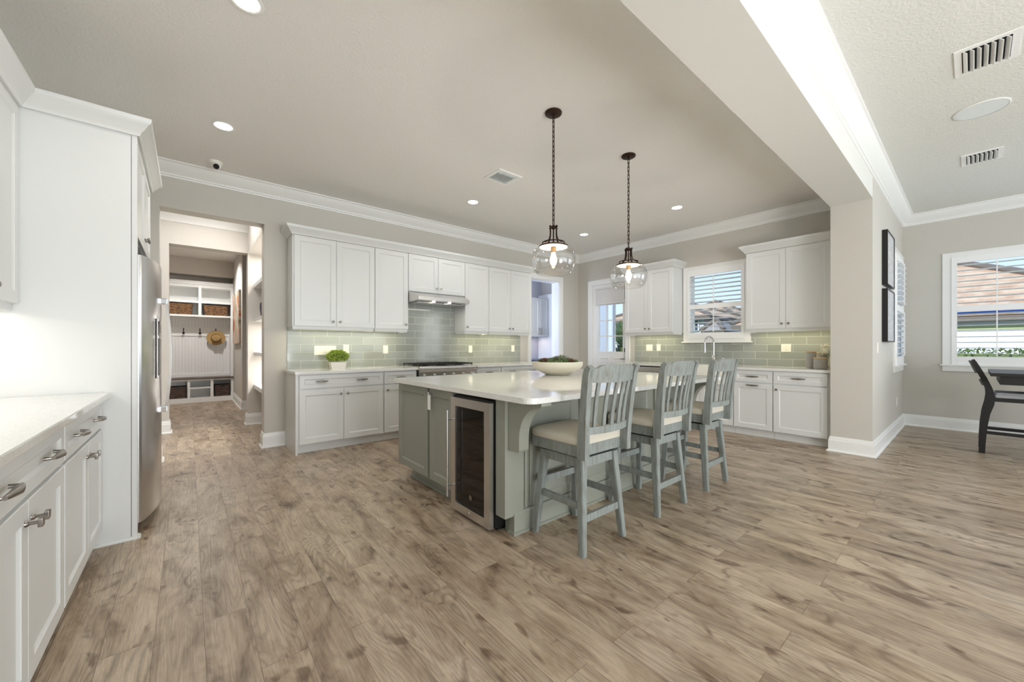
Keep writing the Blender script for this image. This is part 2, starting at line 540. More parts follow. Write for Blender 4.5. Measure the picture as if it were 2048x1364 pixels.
def thing(name, label, cat, loc=(0, 0, 0), group=None):
    o = bpy.data.objects.new(name, None); COL.objects.link(o)
    o.empty_display_size = 0.1
    o.location = loc; o['label'] = label; o['category'] = cat
    if group: o['group'] = group
    return o
def tag(o, label, cat, group=None, kind=None):
    o['label'] = label; o['category'] = cat
    if group: o['group'] = group
    if kind: o['kind'] = kind
    return o
def struct(o, label=None):
    o['kind'] = 'structure'
    if label: o['label'] = label
    return o
def dup(root, loc, rz, label=None, group=None):
    def cp(o, par):
        c = o.copy(); COL.objects.link(c)
        if par is not None: c.parent = par
        for ch in list(o.children): cp(ch, c)
        return c
    r = cp(root, None)
    r.location = loc; r.rotation_euler = (0, 0, rz)
    if label: r['label'] = label
    if group: r['group'] = group
    return r

def frame(O, U, N):
    """local x=U (across), y=N (outward), z=up"""
    U = Vector(U); N = Vector(N)
    m = Matrix(((U.x, N.x, 0, O[0]), (U.y, N.y, 0, O[1]), (0, 0, 1, O[2]), (0, 0, 0, 1)))
    return m

def wall_y(name, x0, x1, y0, y1, z0, z1, holes, mat='wall_paint'):
    """wall slab, long in x, with rectangular holes (x0,x1,z0,z1)"""
    m = MB(); xs = sorted({x0, x1, *[h[0] for h in holes], *[h[1] for h in holes]})
    for a, b in zip(xs, xs[1:]):
        zs = [(z0, z1)]
        for h in holes:
            if h[0] <= a+1e-6 and h[1] >= b-1e-6:
                nz = []
                for u, v in zs:
                    if h[2] > u: nz.append((u, min(v, h[2])))
                    if h[3] < v: nz.append((max(u, h[3]), v))
                zs = nz
        for u, v in zs:
            if v-u > 1e-4: m.box(a, b, y0, y1, u, v)
    bmesh.ops.remove_doubles(m.bm, verts=m.bm.verts, dist=1e-5)
    return struct(m.build(name, mat))
def wall_x(name, y0, y1, x0, x1, z0, z1, holes, mat='wall_paint'):
    m = MB(); ys = sorted({y0, y1, *[h[0] for h in holes], *[h[1] for h in holes]})
    for a, b in zip(ys, ys[1:]):
        zs = [(z0, z1)]
        for h in holes:
            if h[0] <= a+1e-6 and h[1] >= b-1e-6:
                nz = []
                for u, v in zs:
                    if h[2] > u: nz.append((u, min(v, h[2])))
                    if h[3] < v: nz.append((max(u, h[3]), v))
                zs = nz
        for u, v in zs:
            if v-u > 1e-4: m.box(x0, x1, a, b, u, v)
    bmesh.ops.remove_doubles(m.bm, verts=m.bm.verts, dist=1e-5)
    return struct(m.build(name, mat))

# ------------------------------------------------------------------ shell
WA, WB, WL, WD = 5.42, 6.40, -1.02, 8.47
CE, CE2 = 3.13, 3.20
YB0, YB1, BZ, CX = 0.70, 1.06, 2.82, 5.70
CT, CB = 0.925, 0.893       # counter top / underside

struct(MB().box(-1.7, 8.65, -6.15, 11.4, -0.12, 0.0).build('floor', 'plank_floor'))
m = MB(); m.box(WL-0.15, WB+0.15, YB1, 11.4, CE, CE+0.12); m.box(-1.7, WL-0.15, 5.42, 11.4, CE, CE+0.12)
struct(m.build('ceiling', 'ceiling_paint'))
struct(MB().box(WL-0.15, WD+0.15, -6.15, YB0, CE2, CE2+0.12).build('ceiling', 'ceiling_paint_dining'), 'higher ceiling of the dining side')
struct(MB().box(WL, CX, YB0, YB1, BZ, CE2+0.12).build('trim_beam', 'beam_paint'), 'wide dropped beam between kitchen and dining side')
struct(MB().box(CX, WB+0.15, YB0, YB1, 0, CE2+0.12).build('wall_end', 'wall_paint'), 'wall end under the beam')
wall_y('wall_dining_north', WB+0.15, WD+0.15, YB0, YB0+0.20, 0, CE2+0.12, [(7.44, 8.27, 0.95, 2.47)])
wall_x('wall_east', YB1, 6.75, WB, WB+0.15, 0, CE+0.02, [(4.26, 5.05, 0, 2.46), (2.20, 3.05, 1.36, 2.43)])
wall_x('wall_dining_east', -6.0, YB0, WD, WD+0.15, 0, CE2+0.02, [(-1.45, 0.20, 0.95, 2.47), (-5.0, -1.9, 0.2, 2.5)])
wall_x('wall_west', -6.0, 5.62, WL-0.15, WL, 0, CE2+0.02, [(-5.2, -2.0, 0.4, 2.7)])
wall_y('wall_south', WL-0.15, WD+0.15, -6.15, -6.0, 0, CE2+0.02, [(0.1, 6.7, 0.1, 2.75)])
wall_y('wall_north', WL, WB, WA, WA+0.20, 0, CE+0.02, [(-0.233, 0.69, 0, 2.665), (5.01, 5.80, 0, 2.53)])
# hall and mudroom
wall_y('wall_hall_north', -1.6, 1.5, 7.18, 7.38, 0, CE+0.02, [(-0.21, 0.70, 0, 2.645)], 'wall_paint_hall')
wall_x('wall_hall_west', 5.62, 11.3, -1.7, -1.6, 0, CE+0.02, [], 'wall_paint_hall')
wall_x('wall_niche_back', 5.62, 7.18, 1.22, 1.35, 0, CE+0.02, [], 'wall_paint_hall')
struct(MB().box(0.70, 1.22, 5.62, 7.18, 2.645, CE+0.02).build('trim_niche_header', 'wall_paint_hall'))
wall_x('wall_mudroom_east', 9.0, 11.3, 0.79, 0.98, 0, CE+0.02, [], 'wall_paint_hall')
wall_x('wall_mudroom_side', 7.38, 11.3, 2.3, 2.4, 0, CE+0.02, [], 'wall_paint_hall')
wall_y('wall_mudroom_north', -1.6, 2.4, 11.22, 11.34, 0, CE+0.02, [], 'wall_paint_hall')
struct(MB().box(-1.6, 0.79, 10.82, 11.22, 2.77, CE+0.02).build('trim_soffit', 'wall_paint_hall'))
# pantry
wall_y('wall_pantry_north', 3.9, WB, 6.55, 6.68, 0, CE+0.02, [], 'pantry_paint')
wall_x('wall_pantry_west', 5.62, 6.55, 3.9, 4.0, 0, CE+0.02, [], 'pantry_paint')

# crown mouldings
CR = [(0, 0), (0.128, 0), (0.128, -0.014), (0.112, -0.020), (0.104, -0.036), (0.088, -0.058), (0.062, -0.084), (0.040, -0.102), (0.028, -0.112), (0.026, -0.126), (0.014, -0.130), (0.012, -0.146), (0, -0.150)]
struct(MB().sweep(CR, [(WL, YB1), (WL, WA), (WB, WA), (WB, YB1)], CE).build('trim_crown_kitchen', 'trim_paint', smooth=35))
struct(MB().sweep(CR, [(WL, YB0), (WD, YB0), (WD, -6.0)], CE2).build('trim_crown_dining', 'trim_paint', smooth=35))
CRH = [(0, 0.0), (0.10, 0), (0.10, -0.012), (0.07, -0.04), (0.03, -0.07), (0.02, -0.10), (0, -0.105)]
struct(MB().sweep(CRH, [(-1.6, 7.18), (0.70, 7.18)], CE-0.075).build('trim_crown_hall', 'trim_paint', smooth=35))

# baseboards
BBP = [(0, 0), (0.034, 0), (0.034, 0.010), (0.026, 0.018), (0.018, 0.022), (0.018, 0.128), (0.013, 0.134), (0.013, 0.148), (0.008, 0.158), (0.006, 0.170), (0, 0.172)]
def base(name, path): return struct(MB().sweep(BBP, path, 0).build(name, 'trim_paint', smooth=30))
base('baseboard_north', [(0.69, WA+0.20), (0.69, WA), (0.915, WA)])
base('baseboard_north_left', [(-0.33, WA), (-0.233, WA), (-0.233, WA+0.2)])
base('baseboard_dining', [(CX+0.06, YB1), (CX, YB1), (CX, YB0), (WD, YB0), (WD, -6.0)])
base('baseboard_hall_right', [(0.70, 7.38), (0.70, 7.18), (1.22, 7.18)])
base('baseboard_hall_left', [(-1.6, 7.18), (-0.21, 7.18), (-0.21, 7.38)])
base('baseboard_niche', [(1.22, 7.18), (1.22, 5.62)])
base('baseboard_mudroom', [(0.79, 10.80), (0.79, 9.0), (0.98, 9.0)][::-1][::-1] if False else [(0.98, 9.0), (0.79, 9.0), (0.79, 10.80)][::-1])
base('baseboard_corner', [(5.89, WA), (WB, WA), (WB, 5.15)])

# door and pantry casings
def casing(name, path_pts, F, w=0.09, t=0.018):
    """three-sided casing: F frame on the wall, opening u0..u1, z top"""
    u0, u1, zt = path_pts
    m = MB(F)
    for (a, b) in ((u0-w, u0), (u1, u1+w)):
        m.box(a, b, 0, t, 0, zt+w, 0.003)
        m.box(a if a < u0-w/2 else b-0.02, (a+0.02) if a < u0-w/2 else b, t, t+0.008, 0, zt+w-0.021, 0.003)
    m.box(u0+0.0005, u1-0.0005, 0, t-0.0005, zt, zt+w-0.0005, 0.003)
    m.box(u0-w, u1+w, t, t+0.008, zt+w-0.02, zt+w, 0.003)
    return struct(m.build(name, 'trim_paint'))
FA = frame((0, WA, 0), (1, 0, 0), (0, -1, 0))
casing('trim_pantry_casing', (5.01, 5.80, 2.53), FA)
FBw = frame((WB, 0, 0), (0, -1, 0), (-1, 0, 0))
casing('trim_door_casing', (-5.05, -4.26, 2.46), FBw, 0.10)
m = MB(); m.box(5.01, 5.025, WA, WA+0.2, 0, 2.53); m.box(5.785, 5.80, WA, WA+0.2, 0, 2.53); m.box(5.01, 5.80, WA, WA+0.2, 2.515, 2.53)
struct(m.build('trim_pantry_jamb', 'trim_paint'))

# ------------------------------------------------------------------ cabinet parts
def shaker(F, u0, u1, z0, z1, t=0.02, rail=0.062, rec=0.009, gap=0.0015):
    """five-piece shaker front in frame F: back at n=0, face at n=t"""
    m = MB(F)
    u0 += gap; u1 -= gap; z0 += gap; z1 -= gap
    e = 0.002
    def ring(u, v, w_, z, n): return [m.bm.verts.new(m.P(p)) for p in ((u, n, v), (w_, n, v), (w_, n, z), (u, n, z))]
    r = min(rail, (z1-z0)*0.30)
    L = [ring(u0, z0, u1, z1, 0), ring(u0, z0, u1, z1, t-e), ring(u0+e, z0+e, u1-e, z1-e, t),
         ring(u0+rail, z0+r, u1-rail, z1-r, t), ring(u0+rail+0.004, z0+r+0.004, u1-rail-0.004, z1-r-0.004, t-0.004),
         ring(u0+rail+0.012, z0+r+0.012, u1-rail-0.012, z1-r-0.012, t-rec)]
    for A, B in zip(L, L[1:]):
        for k in range(4): m.bm.faces.new((A[k], A[(k+1) % 4], B[(k+1) % 4], B[k]))
    m.bm.faces.new(L[0][::-1]); m.bm.faces.new(L[-1])
    return m
def knob(F, u, z, n, parent, square=False, mat='nickel'):
    m = MB(F)
    if square:
        m.tube([(u, n, z), (u, n+0.006, z), (u, n+0.010, z), (u, n+0.030, z)], [0.010, 0.009, 0.005, 0.006], 12)
        m.box(u-0.014, u+0.014, n+0.028, n+0.040, z-0.014, z+0.014, 0.003)
    else:
        m.tube([(u, n, z), (u, n+0.004, z), (u, n+0.006, z), (u, n+0.014, z), (u, n+0.018, z), (u, n+0.026, z), (u, n+0.029, z)],
               [0.009, 0.009, 0.005, 0.005, 0.014, 0.014, 0.009], 14)
    return m.build('knob', mat, parent, smooth=40)
def pull(F, u, z, n, parent, w=0.11, vertical=False, mat='nickel'):
    m = MB(F)
    def q(a, h, off=0): return (u+a, n+h, z+off) if not vertical else (u+off, n+h, z+a)
    m.tube([q(-w/2, 0), q(-w/2, 0.012), q(-w/2+0.004, 0.022), q(-w/2+0.014, 0.026)], [0.007, 0.006, 0.006, 0.006], 10)
    m.tube([q(w/2, 0), q(w/2, 0.012), q(w/2-0.004, 0.022), q(w/2-0.014, 0.026)], [0.007, 0.006, 0.006, 0.006], 10)
    m.tube([q(-w/2-0.004, 0.024), q(-w/2+0.01, 0.026), q(-w/4, 0.029), q(0, 0.031), q(w/4, 0.029), q(w/2-0.01, 0.026), q(w/2+0.004, 0.024)],
           [0.006, 0.008, 0.010, 0.0135, 0.010, 0.008, 0.006], 10)
    return m.build('handle', mat, parent, smooth=40)

def base_unit(F, u0, u1, depth, label, fronts, group=None, ends=(False, False), body='cabinet_paint', cz=CB, toe=0.10, name='base_cabinet', zbody=None, toed=0.06):
    """F on the body front plane (n=0); body goes to n=-depth.  fronts: list of dicts"""
    c = F @ Vector(((u0+u1)/2, -depth/2, 0))
    th = thing(name, label, 'cabinet', (c.x, c.y, 0), group)
    z1 = zbody or cz
    MB(F).box(u0+0.001, u1-0.001, -depth, 0, toe, z1-0.001).build('body', body, th)
    MB(F).box(u0+0.001, u1-0.001, -depth, -toed, 0, toe).build('toe_kick', body, th)
    for f in fronts:
        o = shaker(F, f['u'][0], f['u'][1], f['z'][0], f['z'][1], rail=f.get('rail', 0.062)).build(f.get('name', 'door'), f.get('mat', body), th)
        for k in f.get('knobs', []): knob(F, k[0], k[1], 0.02, o, f.get('square', False), f.get('kmat', 'nickel'))
        for k in f.get('pulls', []): pull(F, k[0], k[1], 0.02, o, k[2] if len(k) > 2 else 0.11, mat=f.get('kmat', 'nickel'))
    return th

# ---- wall A base cabinets (door faces at y = 4.80)
A0 = frame((0, 4.82, 0), (1, 0, 0), (0, -1, 0))
dz, hz = (0.108, 0.715), (0.728, 0.882)
e1_ = base_unit(A0, 0.925, 1.90, 0.585, 'white base cabinet with a wide two-handle drawer, under the potted plant',
          [dict(u=(0.94, 1.415), z=dz, knobs=[(1.378, 0.652)]), dict(u=(1.415, 1.895), z=dz, knobs=[(1.455, 0.652)]),
           dict(u=(0.94, 1.895), z=hz, name='drawer', pulls=[(1.175, 0.808), (1.63, 0.808)], rail=0.05)])
base_unit(A0, 1.90, 2.355, 0.595, 'narrow white base cabinet just left of the stainless range',
          [dict(u=(1.905, 2.35), z=dz, knobs=[(1.945, 0.652)]), dict(u=(1.905, 2.35), z=hz, name='drawer', pulls=[(2.127, 0.808)], rail=0.05)])
base_unit(A0, 3.315, 3.80, 0.595, 'narrow white base cabinet just right of the stainless range',
          [dict(u=(3.32, 3.795), z=dz, knobs=[(3.755, 0.652)]), dict(u=(3.32, 3.795), z=hz, name='drawer', pulls=[(3.56, 0.808)], rail=0.05)])
base_unit(A0, 3.80, 4.72, 0.595, 'white base cabinet on the range wall nearest the pantry opening',
          [dict(u=(3.805, 4.26), z=dz, knobs=[(4.22, 0.652)]), dict(u=(4.26, 4.715), z=dz, knobs=[(4.30, 0.652)]),
           dict(u=(3.805, 4.715), z=hz, name='drawer', pulls=[(4.03, 0.808), (4.49, 0.808)], rail=0.05)])
m = MB(); m.box(0.905, 0.924, 4.80, WA-0.012, 0.0, CB-0.001); 
m.build('end_panel', 'cabinet_paint', e1_)
# counters
def counter(name, pts, label, r=0.0, z0=CB, z1=CT, mat='quartz'):
    m = MB(); m.prism(pts, z0, z1, 'z')
    es = [e for e in m.bm.edges if abs(e.verts[0].co.z-e.verts[1].co.z) < 1e-6]
    bmesh.ops.bevel(m.bm, geom=es, offset=0.004, segments=2, affect='EDGES')
    return tag(m.build(name, mat), label, 'countertop')
counter('countertop', [(0.895, 4.768), (2.362, 4.768), (2.362, WA-0.0105), (0.895, WA-0.0105)], 'light quartz countertop left of the range, carrying the potted plant')
counter('countertop', [(3.308, 4.768), (4.74, 4.768), (4.74, WA-0.0105), (3.308, WA-0.0105)], 'light quartz countertop right of the range, next to the pantry opening')

# ---- wall A wall cabinets
A1 = frame((0, 5.11, 0), (1, 0, 0), (0, -1, 0))
UB, UT = 1.445, 2.525
def upper(F, u0, u1, z0, z1, depth, label, doors, rail=True, lroom=0.0, rroom=0.0, panel=None):
    c = F @ Vector(((u0+u1)/2, -depth/2, z0))
    th = thing('wall_cabinet', label, 'cabinet', tuple(c))
    MB(F).box(u0+0.001, u1-0.001, -depth, 0, z0, z1-0.002).build('body', 'cabinet_paint', th)
    for d in doors:
        o = shaker(F, d[0], d[1], z0+0.004, z1-0.006).build('door', 'cabinet_paint', th)
        if d[2] is not None: knob(F, d[2], d[3] if len(d) > 3 else z0+0.068, 0.02, o)
    if rail:
        MB(F).sweep([(-0.018, 0), (0.0, 0), (0.0, -0.028), (-0.004, -0.040), (-0.018, -0.040)],
                    [((u0+0.006+lroom), -depth+0.002), (u0+0.006+lroom, -0.006), (u1-0.006-rroom, -0.006), (u1-0.006-rroom, -depth+0.002)][::-1], z0).build('light_rail', 'cabinet_paint', th)
    return th
upper(A1, 0.928, 1.895, UB, UT, 0.298, 'tall white two-door wall cabinet at the left end of the range wall', [(0.945, 1.413, 1.372), (1.413, 1.893, 1.454)])
upper(A1, 1.895, 2.367, UB, UT, 0.298, 'tall single-door white wall cabinet left of the range hood', [(1.897, 2.365, 2.328)])
upper(A1, 2.367, 3.308, 1.985, UT, 0.298, 'short white two-door wall cabinet above the range hood', [(2.369, 2.838, 2.805, 2.06), (2.838, 3.306, 2.875, 2.06)], rail=False)
upper(A1, 3.308, 3.774, UB, UT, 0.298, 'tall single-door white wall cabinet right of the range hood', [(3.310, 3.772, 3.348)])
upper(A1, 3.774, 4.700, UB, UT, 0.298, 'tall white two-door wall cabinet nearest the pantry opening', [(3.776, 4.238, 4.198), (4.238, 4.686, 4.275)])
CC = [(0.0005, 0), (0.012, 0), (0.016, 0.012), (0.022, 0.022), (0.034, 0.034), (0.052, 0.062), (0.066, 0.074), (0.070, 0.086), (0.070, 0.100), (0.0005, 0.100)]
def cab_crown(path, label, z=UT-0.004):
    return tag(MB().sweep(CC, path, z).build('cabinet_crown', 'cabinet_paint', smooth=35), label, 'molding')
cab_crown([(0.928, WA), (0.928, 5.09), (4.700, 5.09), (4.700, WA)], 'white crown molding along the wall cabinets above the range')

# ---- wall B cabinets
B0 = frame((5.80, 0, 0), (0, -1, 0), (-1, 0, 0))   # u = -y
base_unit(B0, -1.66, -1.075, 0.575, 'white base cabinet at the far right end of the sink wall, beside the wall end',
          [dict(u=(-1.655, -1.10), z=dz, knobs=[(-1.615, 0.655)]), dict(u=(-1.655, -1.10), z=hz, name='drawer', pulls=[(-1.385, 0.806, 0.13)], rail=0.05)])
base_unit(B0, -2.13, -1.66, 0.575, 'white pull-out base cabinet with two handles, right of the sink',
          [dict(u=(-2.125, -1.665), z=dz, name='pull_out_door', pulls=[(-1.895, 0.690, 0.13)]), dict(u=(-2.125, -1.665), z=hz, name='drawer', pulls=[(-1.895, 0.806, 0.13)], rail=0.05)])
base_unit(B0, -3.05, -2.13, 0.575, 'white sink base cabinet with two short doors under the apron sink',
          [dict(u=(-3.045, -2.59), z=(0.108, 0.655), knobs=[(-2.625, 0.60)]), dict(u=(-2.59, -2.135), z=(0.108, 0.655), knobs=[(-2.555, 0.60)])], zbody=0.665)
base_unit(B0, -4.04, -3.68, 0.575, 'narrow white base cabinet at the left end of the sink wall',
          [dict(u=(-4.035, -3.685), z=dz, knobs=[(-3.72, 0.655)]), dict(u=(-4.035, -3.685), z=hz, name='drawer', pulls=[(-3.86, 0.806)], rail=0.05)])
# dishwasher
c = (6.08, 3.365, 0)
th = thing('dishwasher', 'stainless dishwasher under the sink wall counter, behind the island', 'dishwasher', c)
MB().box(5.80, 6.37, 3.055, 3.675, 0.1, CB-0.002).build('body', 'black_plastic', th)
MB().box(5.775, 5.80, 3.06, 3.67, 0.11, 0.79, 0.004).build('door', 'stainless', th)
MB().box(5.775, 5.80, 3.06, 3.67, 0.795, 0.872, 0.004).build('control_panel', 'stainless', th)
MB().box(5.86, 6.3, 3.06, 3.67, 0.0, 0.1).build('toe_kick', 'black_plastic', th)
MB().tube([(5.775, 3.12, 0.75), (5.745, 3.12, 0.75), (5.745, 3.61, 0.75), (5.775, 3.61, 0.75)], 0.009, 10).build('handle', 'stainless', th, smooth=40)
# sink-wall counter with cut-out
m = MB()
for (y0, y1, x0, x1) in ((1.061, 2.24, 5.765, WB-0.0105), (2.94, 4.065, 5.765, WB-0.0105), (2.24, 2.94, 6.22, WB-0.0105)):
    m.box(x0, x1, y0, y1, CB, CT)
bmesh.ops.remove_doubles(m.bm, verts=m.bm.verts, dist=1e-5)
tag(m.build('countertop', 'quartz'), 'light quartz countertop under the kitchen window with the apron sink', 'countertop')
th = thing('apron_sink', 'white apron-front sink below the kitchen window', 'sink', (6.0, 2.59, 0.67))
m = MB(); X0, X1, Y0, Y1 = 5.745, 6.215, 2.245, 2.935
m.box(X0, X1, Y0, Y1, 0.668, 0.70, 0.004)
m.box(X0, X0+0.03, Y0, Y1, 0.69, CT-0.006, 0.006); m.box(X1-0.02, X1, Y0, Y1, 0.69, CT-0.006, 0.004)
m.box(X0+0.02, X1-0.01, Y0, Y0+0.02, 0.69, CT-0.006, 0.004); m.box(X0+0.02, X1-0.01, Y1-0.02, Y1, 0.69, CT-0.006, 0.004)
m.build('basin', 'ceramic_white', th, smooth=40)
MB().lathe([(0.0, 0), (0.04, 0), (0.045, 0.004), (0.0, 0.006)], 5.98, 2.59, 0.70, 20).build('drain', 'chrome', th, smooth=40)
# faucet
th = thing('faucet', 'chrome gooseneck faucet in front of the kitchen window', 'faucet', (6.29, 2.60, CT))
pts = [(6.29, 2.60, CT)] + [(6.29, 2.60, CT+0.34)]
for k in range(1, 13):
    a = pi*k/12
    pts.append((6.29-0.085*(1-cos(a)), 2.60+0.03*(1-cos(a)), CT+0.34+0.095*sin(a)))
pts.append((pts[-1][0]-0.002, pts[-1][1], pts[-1][2]-0.05))
MB().tube(pts, 0.0125, 14).build('spout', 'chrome', th, smooth=50)
e = pts[-1]
MB().tube([(e[0], e[1], e[2]+0.005), (e[0], e[1], e[2]-0.10)], [0.015, 0.018], 14).build('spray_head', 'chrome', th, smooth=50)
MB().lathe([(0.028, 0), (0.028, 0.01), (0.020, 0.014), (0.020, 0.14), (0.014, 0.145)], 6.29, 2.60, CT, 20).build('base', 'chrome', th, smooth=50)
MB().tube([(6.29, 2.60, CT+0.08), (6.29, 2.54, CT+0.08), (6.29, 2.52, CT+0.085)], 0.012, 12).tube([(6.29, 2.525, CT+0.085), (6.28, 2.44, CT+0.10)], [0.006, 0.005], 10).build('lever', 'chrome', th, smooth=50)
# soap dispenser
th = thing('soap_pump', 'small chrome soap pump beside the gooseneck faucet', 'soap pump', (6.29, 2.36, CT))
MB().lathe([(0.02, 0), (0.02, 0.008), (0.010, 0.012), (0.010, 0.06)], 6.29, 2.36, CT, 16).build('base', 'chrome', th, smooth=50)
MB().tube([(6.29, 2.36, CT+0.055), (6.29, 2.36, CT+0.075), (6.26, 2.36, CT+0.08), (6.20, 2.36, CT+0.07)], 0.006, 10).build('nozzle', 'chrome', th, smooth=50)

B1 = frame((6.08, 0, 0), (0, -1, 0), (-1, 0, 0))
upper(B1, -4.055, -3.145, UB, UT, 0.308, 'white two-door wall cabinet left of the kitchen window', [(-4.05, -3.598, -3.638), (-3.598, -3.150, -3.560)])
upper(B1, -2.070, -1.075, UB, UT, 0.308, 'white two-door wall cabinet right of the kitchen window', [(-2.066, -1.594, -1.632), (-1.594, -1.12, -1.556)])
cab_crown([(WB, 4.055), (6.06, 4.055), (6.06, 3.145), (WB, 3.145)], 'white crown molding on the cabinet left of the kitchen window')
cab_crown([(WB, 2.070), (6.06, 2.070), (6.06, YB1+0.002)][::1], 'white crown molding on the cabinet right of the kitchen window')
# backsplashes
m = MB(); m.box(0.930, 2.366, WA-0.010, WA-0.0005, CT, UB); m.box(2.366, 3.309, WA-0.010, WA-0.0005, CT-0.03, 1.98); m.box(3.309, 4.73, WA-0.010, WA-0.0005, CT, UB)
bmesh.ops.remove_doubles(m.bm, verts=m.bm.verts, dist=1e-5)
tag(m.build('tile_backsplash', 'glass_tile_x'), 'grey-green glass subway tile backsplash behind the range', 'backsplash')
m = MB(); m.box(WB-0.010, WB-0.0005, 1.061, 2.10, CT, UB); m.box(WB-0.010, WB-0.0005, 2.10, 3.14, CT, 1.268); m.box(WB-0.010, WB-0.0005, 3.14, 4.05, CT, UB)
bmesh.ops.remove_doubles(m.bm, verts=m.bm.verts, dist=1e-5)
tag(m.build('tile_backsplash', 'glass_tile_y'), 'grey-green glass subway tile backsplash under the kitchen window', 'backsplash')
# under-cabinet light strips with their lamps
def strip_light(x0, x1, y0, y1, z, label, e):
    th = thing('light_strip', label, 'light strip', ((x0+x1)/2, (y0+y1)/2, z))
    MB().box(x0, x1, y0, y1, z-0.008, z).build('housing', 'white_plastic', th)
    MB().box(x0+0.01, x1-0.01, y0+0.004, y1-0.004, z-0.011, z-0.0085).build('diffuser', 'strip_glow', th)
    l = add_light('strip_lamp', 'AREA', (0, 0, -0.02), e*0.5, (1.0, 0.91, 0.60), x1-x0, y1-y0, direction=(0, 0, -1))
    l.rotation_euler = (0, 0, 0); l.parent = th
strip_light(1.0, 2.30, 5.22, 5.25, UB-0.001, 'warm light strip under the wall cabinets left of the range', 4.5)
strip_light(3.38, 4.62, 5.22, 5.25, UB-0.001, 'warm light strip under the wall cabinets right of the range', 4.0)
strip_light(6.22, 6.25, 3.22, 3.98, UB-0.001, 'warm light strip under the wall cabinet left of the kitchen window', 3.0)
strip_light(6.22, 6.25, 1.15, 2.00, UB-0.001, 'warm light strip under the wall cabinet right of the kitchen window', 3.0)

# ---- range
th = thing('range', 'stainless steel gas range set between the base cabinets', 'range', (2.835, 5.08, 0))
MB().box(2.368, 3.302, 4.80, 5.405, 0.09, 0.88).build('body', 'stainless', th)
m = MB(); m.prism([(4.775, 0.86), (4.735, 0.905), (4.735, 0.925), (4.745, 0.934), (5.405, 0.934), (5.405, 0.86)], 2.366, 3.304, 'x')
m.build('cooktop', 'stainless', th)
MB().prism([(4.800, 0.78), (4.755, 0.79), (4.745, 0.858), (4.80, 0.868)], 2.368, 3.302, 'x').build('control_panel', 'stainless', th)
for k in range(6):
    MB().lathe([(0.021, 0), (0.021, -0.006), (0.018, -0.01), (0.017, -0.030), (0.0, -0.031)], 2.45+k*0.154, 4.752, 0.808, 20, 'y').build('knob', 'chrome', th, smooth=40)
od = MB().box(2.385, 3.285, 4.765, 4.80, 0.16, 0.765, 0.006).build('oven_door', 'stainless', th)
MB().box(2.52, 3.15, 4.760, 4.766, 0.33, 0.60).build('window', 'dark_glass', od)
MB().tube([(2.43, 4.765, 0.71), (2.43, 4.71, 0.71), (3.24, 4.71, 0.71), (3.24, 4.765, 0.71)], 0.014, 12).build('handle', 'stainless', od, smooth=40)
for lx in (2.42, 3.25):
    for ly in (4.85, 5.35): MB().cyl((lx, ly, 0), (lx, ly, 0.09), 0.02).build('leg', 'stainless', th, smooth=40)
for k in range(3):
    x0 = 2.40+k*0.292; m = MB()
    for i in range(6): m.box(x0+i*0.0536, x0+i*0.0536+0.011, 4.82, 5.33, 0.955, 0.968, 0.002)
    for yy in (4.82, 4.99, 5.16, 5.319): m.box(x0, x0+0.279, yy, yy+0.011, 0.950, 0.966, 0.002)
    for a in (x0, x0+0.268):
        for yy in (4.82, 5.319): m.box(a, a+0.011, yy, yy+0.011, 0.934, 0.955)
    m.build('grate', 'black_iron', th)
    for yy in (4.93, 5.21): MB().lathe([(0.05, 0), (0.05, 0.006), (0.034, 0.008), (0.034, 0.016), (0, 0.017)], x0+0.14, yy, 0.934, 20).build('burner', 'black_iron', th, smooth=40)
# hood
th = thing('range_hood', 'stainless under-cabinet range hood above the gas range', 'range hood', (2.84, 5.15, 1.84))
m = MB()
m.hexa([(2.372, WA-0.012, 1.845), (3.304, WA-0.012, 1.845), (3.304, 5.09, 1.840), (2.372, 5.09, 1.840)],
       [(2.372, WA-0.012, 1.983), (3.304, WA-0.012, 1.983), (3.304, 5.09, 1.983), (2.372, 5.09, 1.983)])
m.hexa([(2.372, 5.09, 1.840), (3.304, 5.09, 1.840), (3.262, 4.895, 1.856), (2.425, 4.895, 1.856)],
       [(2.372, 5.09, 1.983), (3.304, 5.09, 1.983), (3.262, 4.895, 1.905), (2.425, 4.895, 1.905)])
m.build('canopy', 'stainless', th)
MB().box(2.46, 3.21, 5.02, 5.36, 1.834, 1.840).build('filter', 'stainless', th)
for x in (2.70, 2.96):
    MB().lathe([(0.0, 0), (0.022, 0), (0.022, -0.004), (0, -0.005)], x, 4.975, 1.846, 18).build('lamp', 'hood_lamp', th)
l = add_light('hood_light', 'AREA', (0, -0.15, -0.03), 1.6, (1, 0.95, 0.86), 0.5, 0.1, direction=(0, 0, -1)); l.parent = th

# ------------------------------------------------------------------ left wall cabinets and fridge
L0 = frame((-0.416, 0, 0), (0, 1, 0), (1, 0, 0))
for (y0, ym, y1, lab) in ((2.43, 2.925, 3.368, 'white base cabinet on the left wall beside the tall fridge panel'),
                          (1.47, 1.955, 2.43, 'white base cabinet on the left wall nearer the camera, with a two-handle drawer'),
                          (0.50, 0.985, 1.47, 'white base cabinet on the left wall closest to the camera')):
    base_unit(L0, y0, y1, 0.60, lab,
              [dict(u=(y0+0.01, ym), z=(0.105, 0.708), knobs=[(ym-0.035, 0.64)], square=True), dict(u=(ym, y1-0.005), z=(0.105, 0.708), knobs=[(ym+0.035, 0.64)], square=True),
               dict(u=(y0+0.01, y1-0.005), z=(0.722, 0.880), name='drawer', pulls=[(y0+0.24, 0.80, 0.13), (y1-0.24, 0.80, 0.13)], rail=0.05)])
counter('countertop', [(WL+0.001, 0.48), (-0.362, 0.48), (-0.362, 3.368), (WL+0.001, 3.368)], 'white quartz countertop along the left wall')
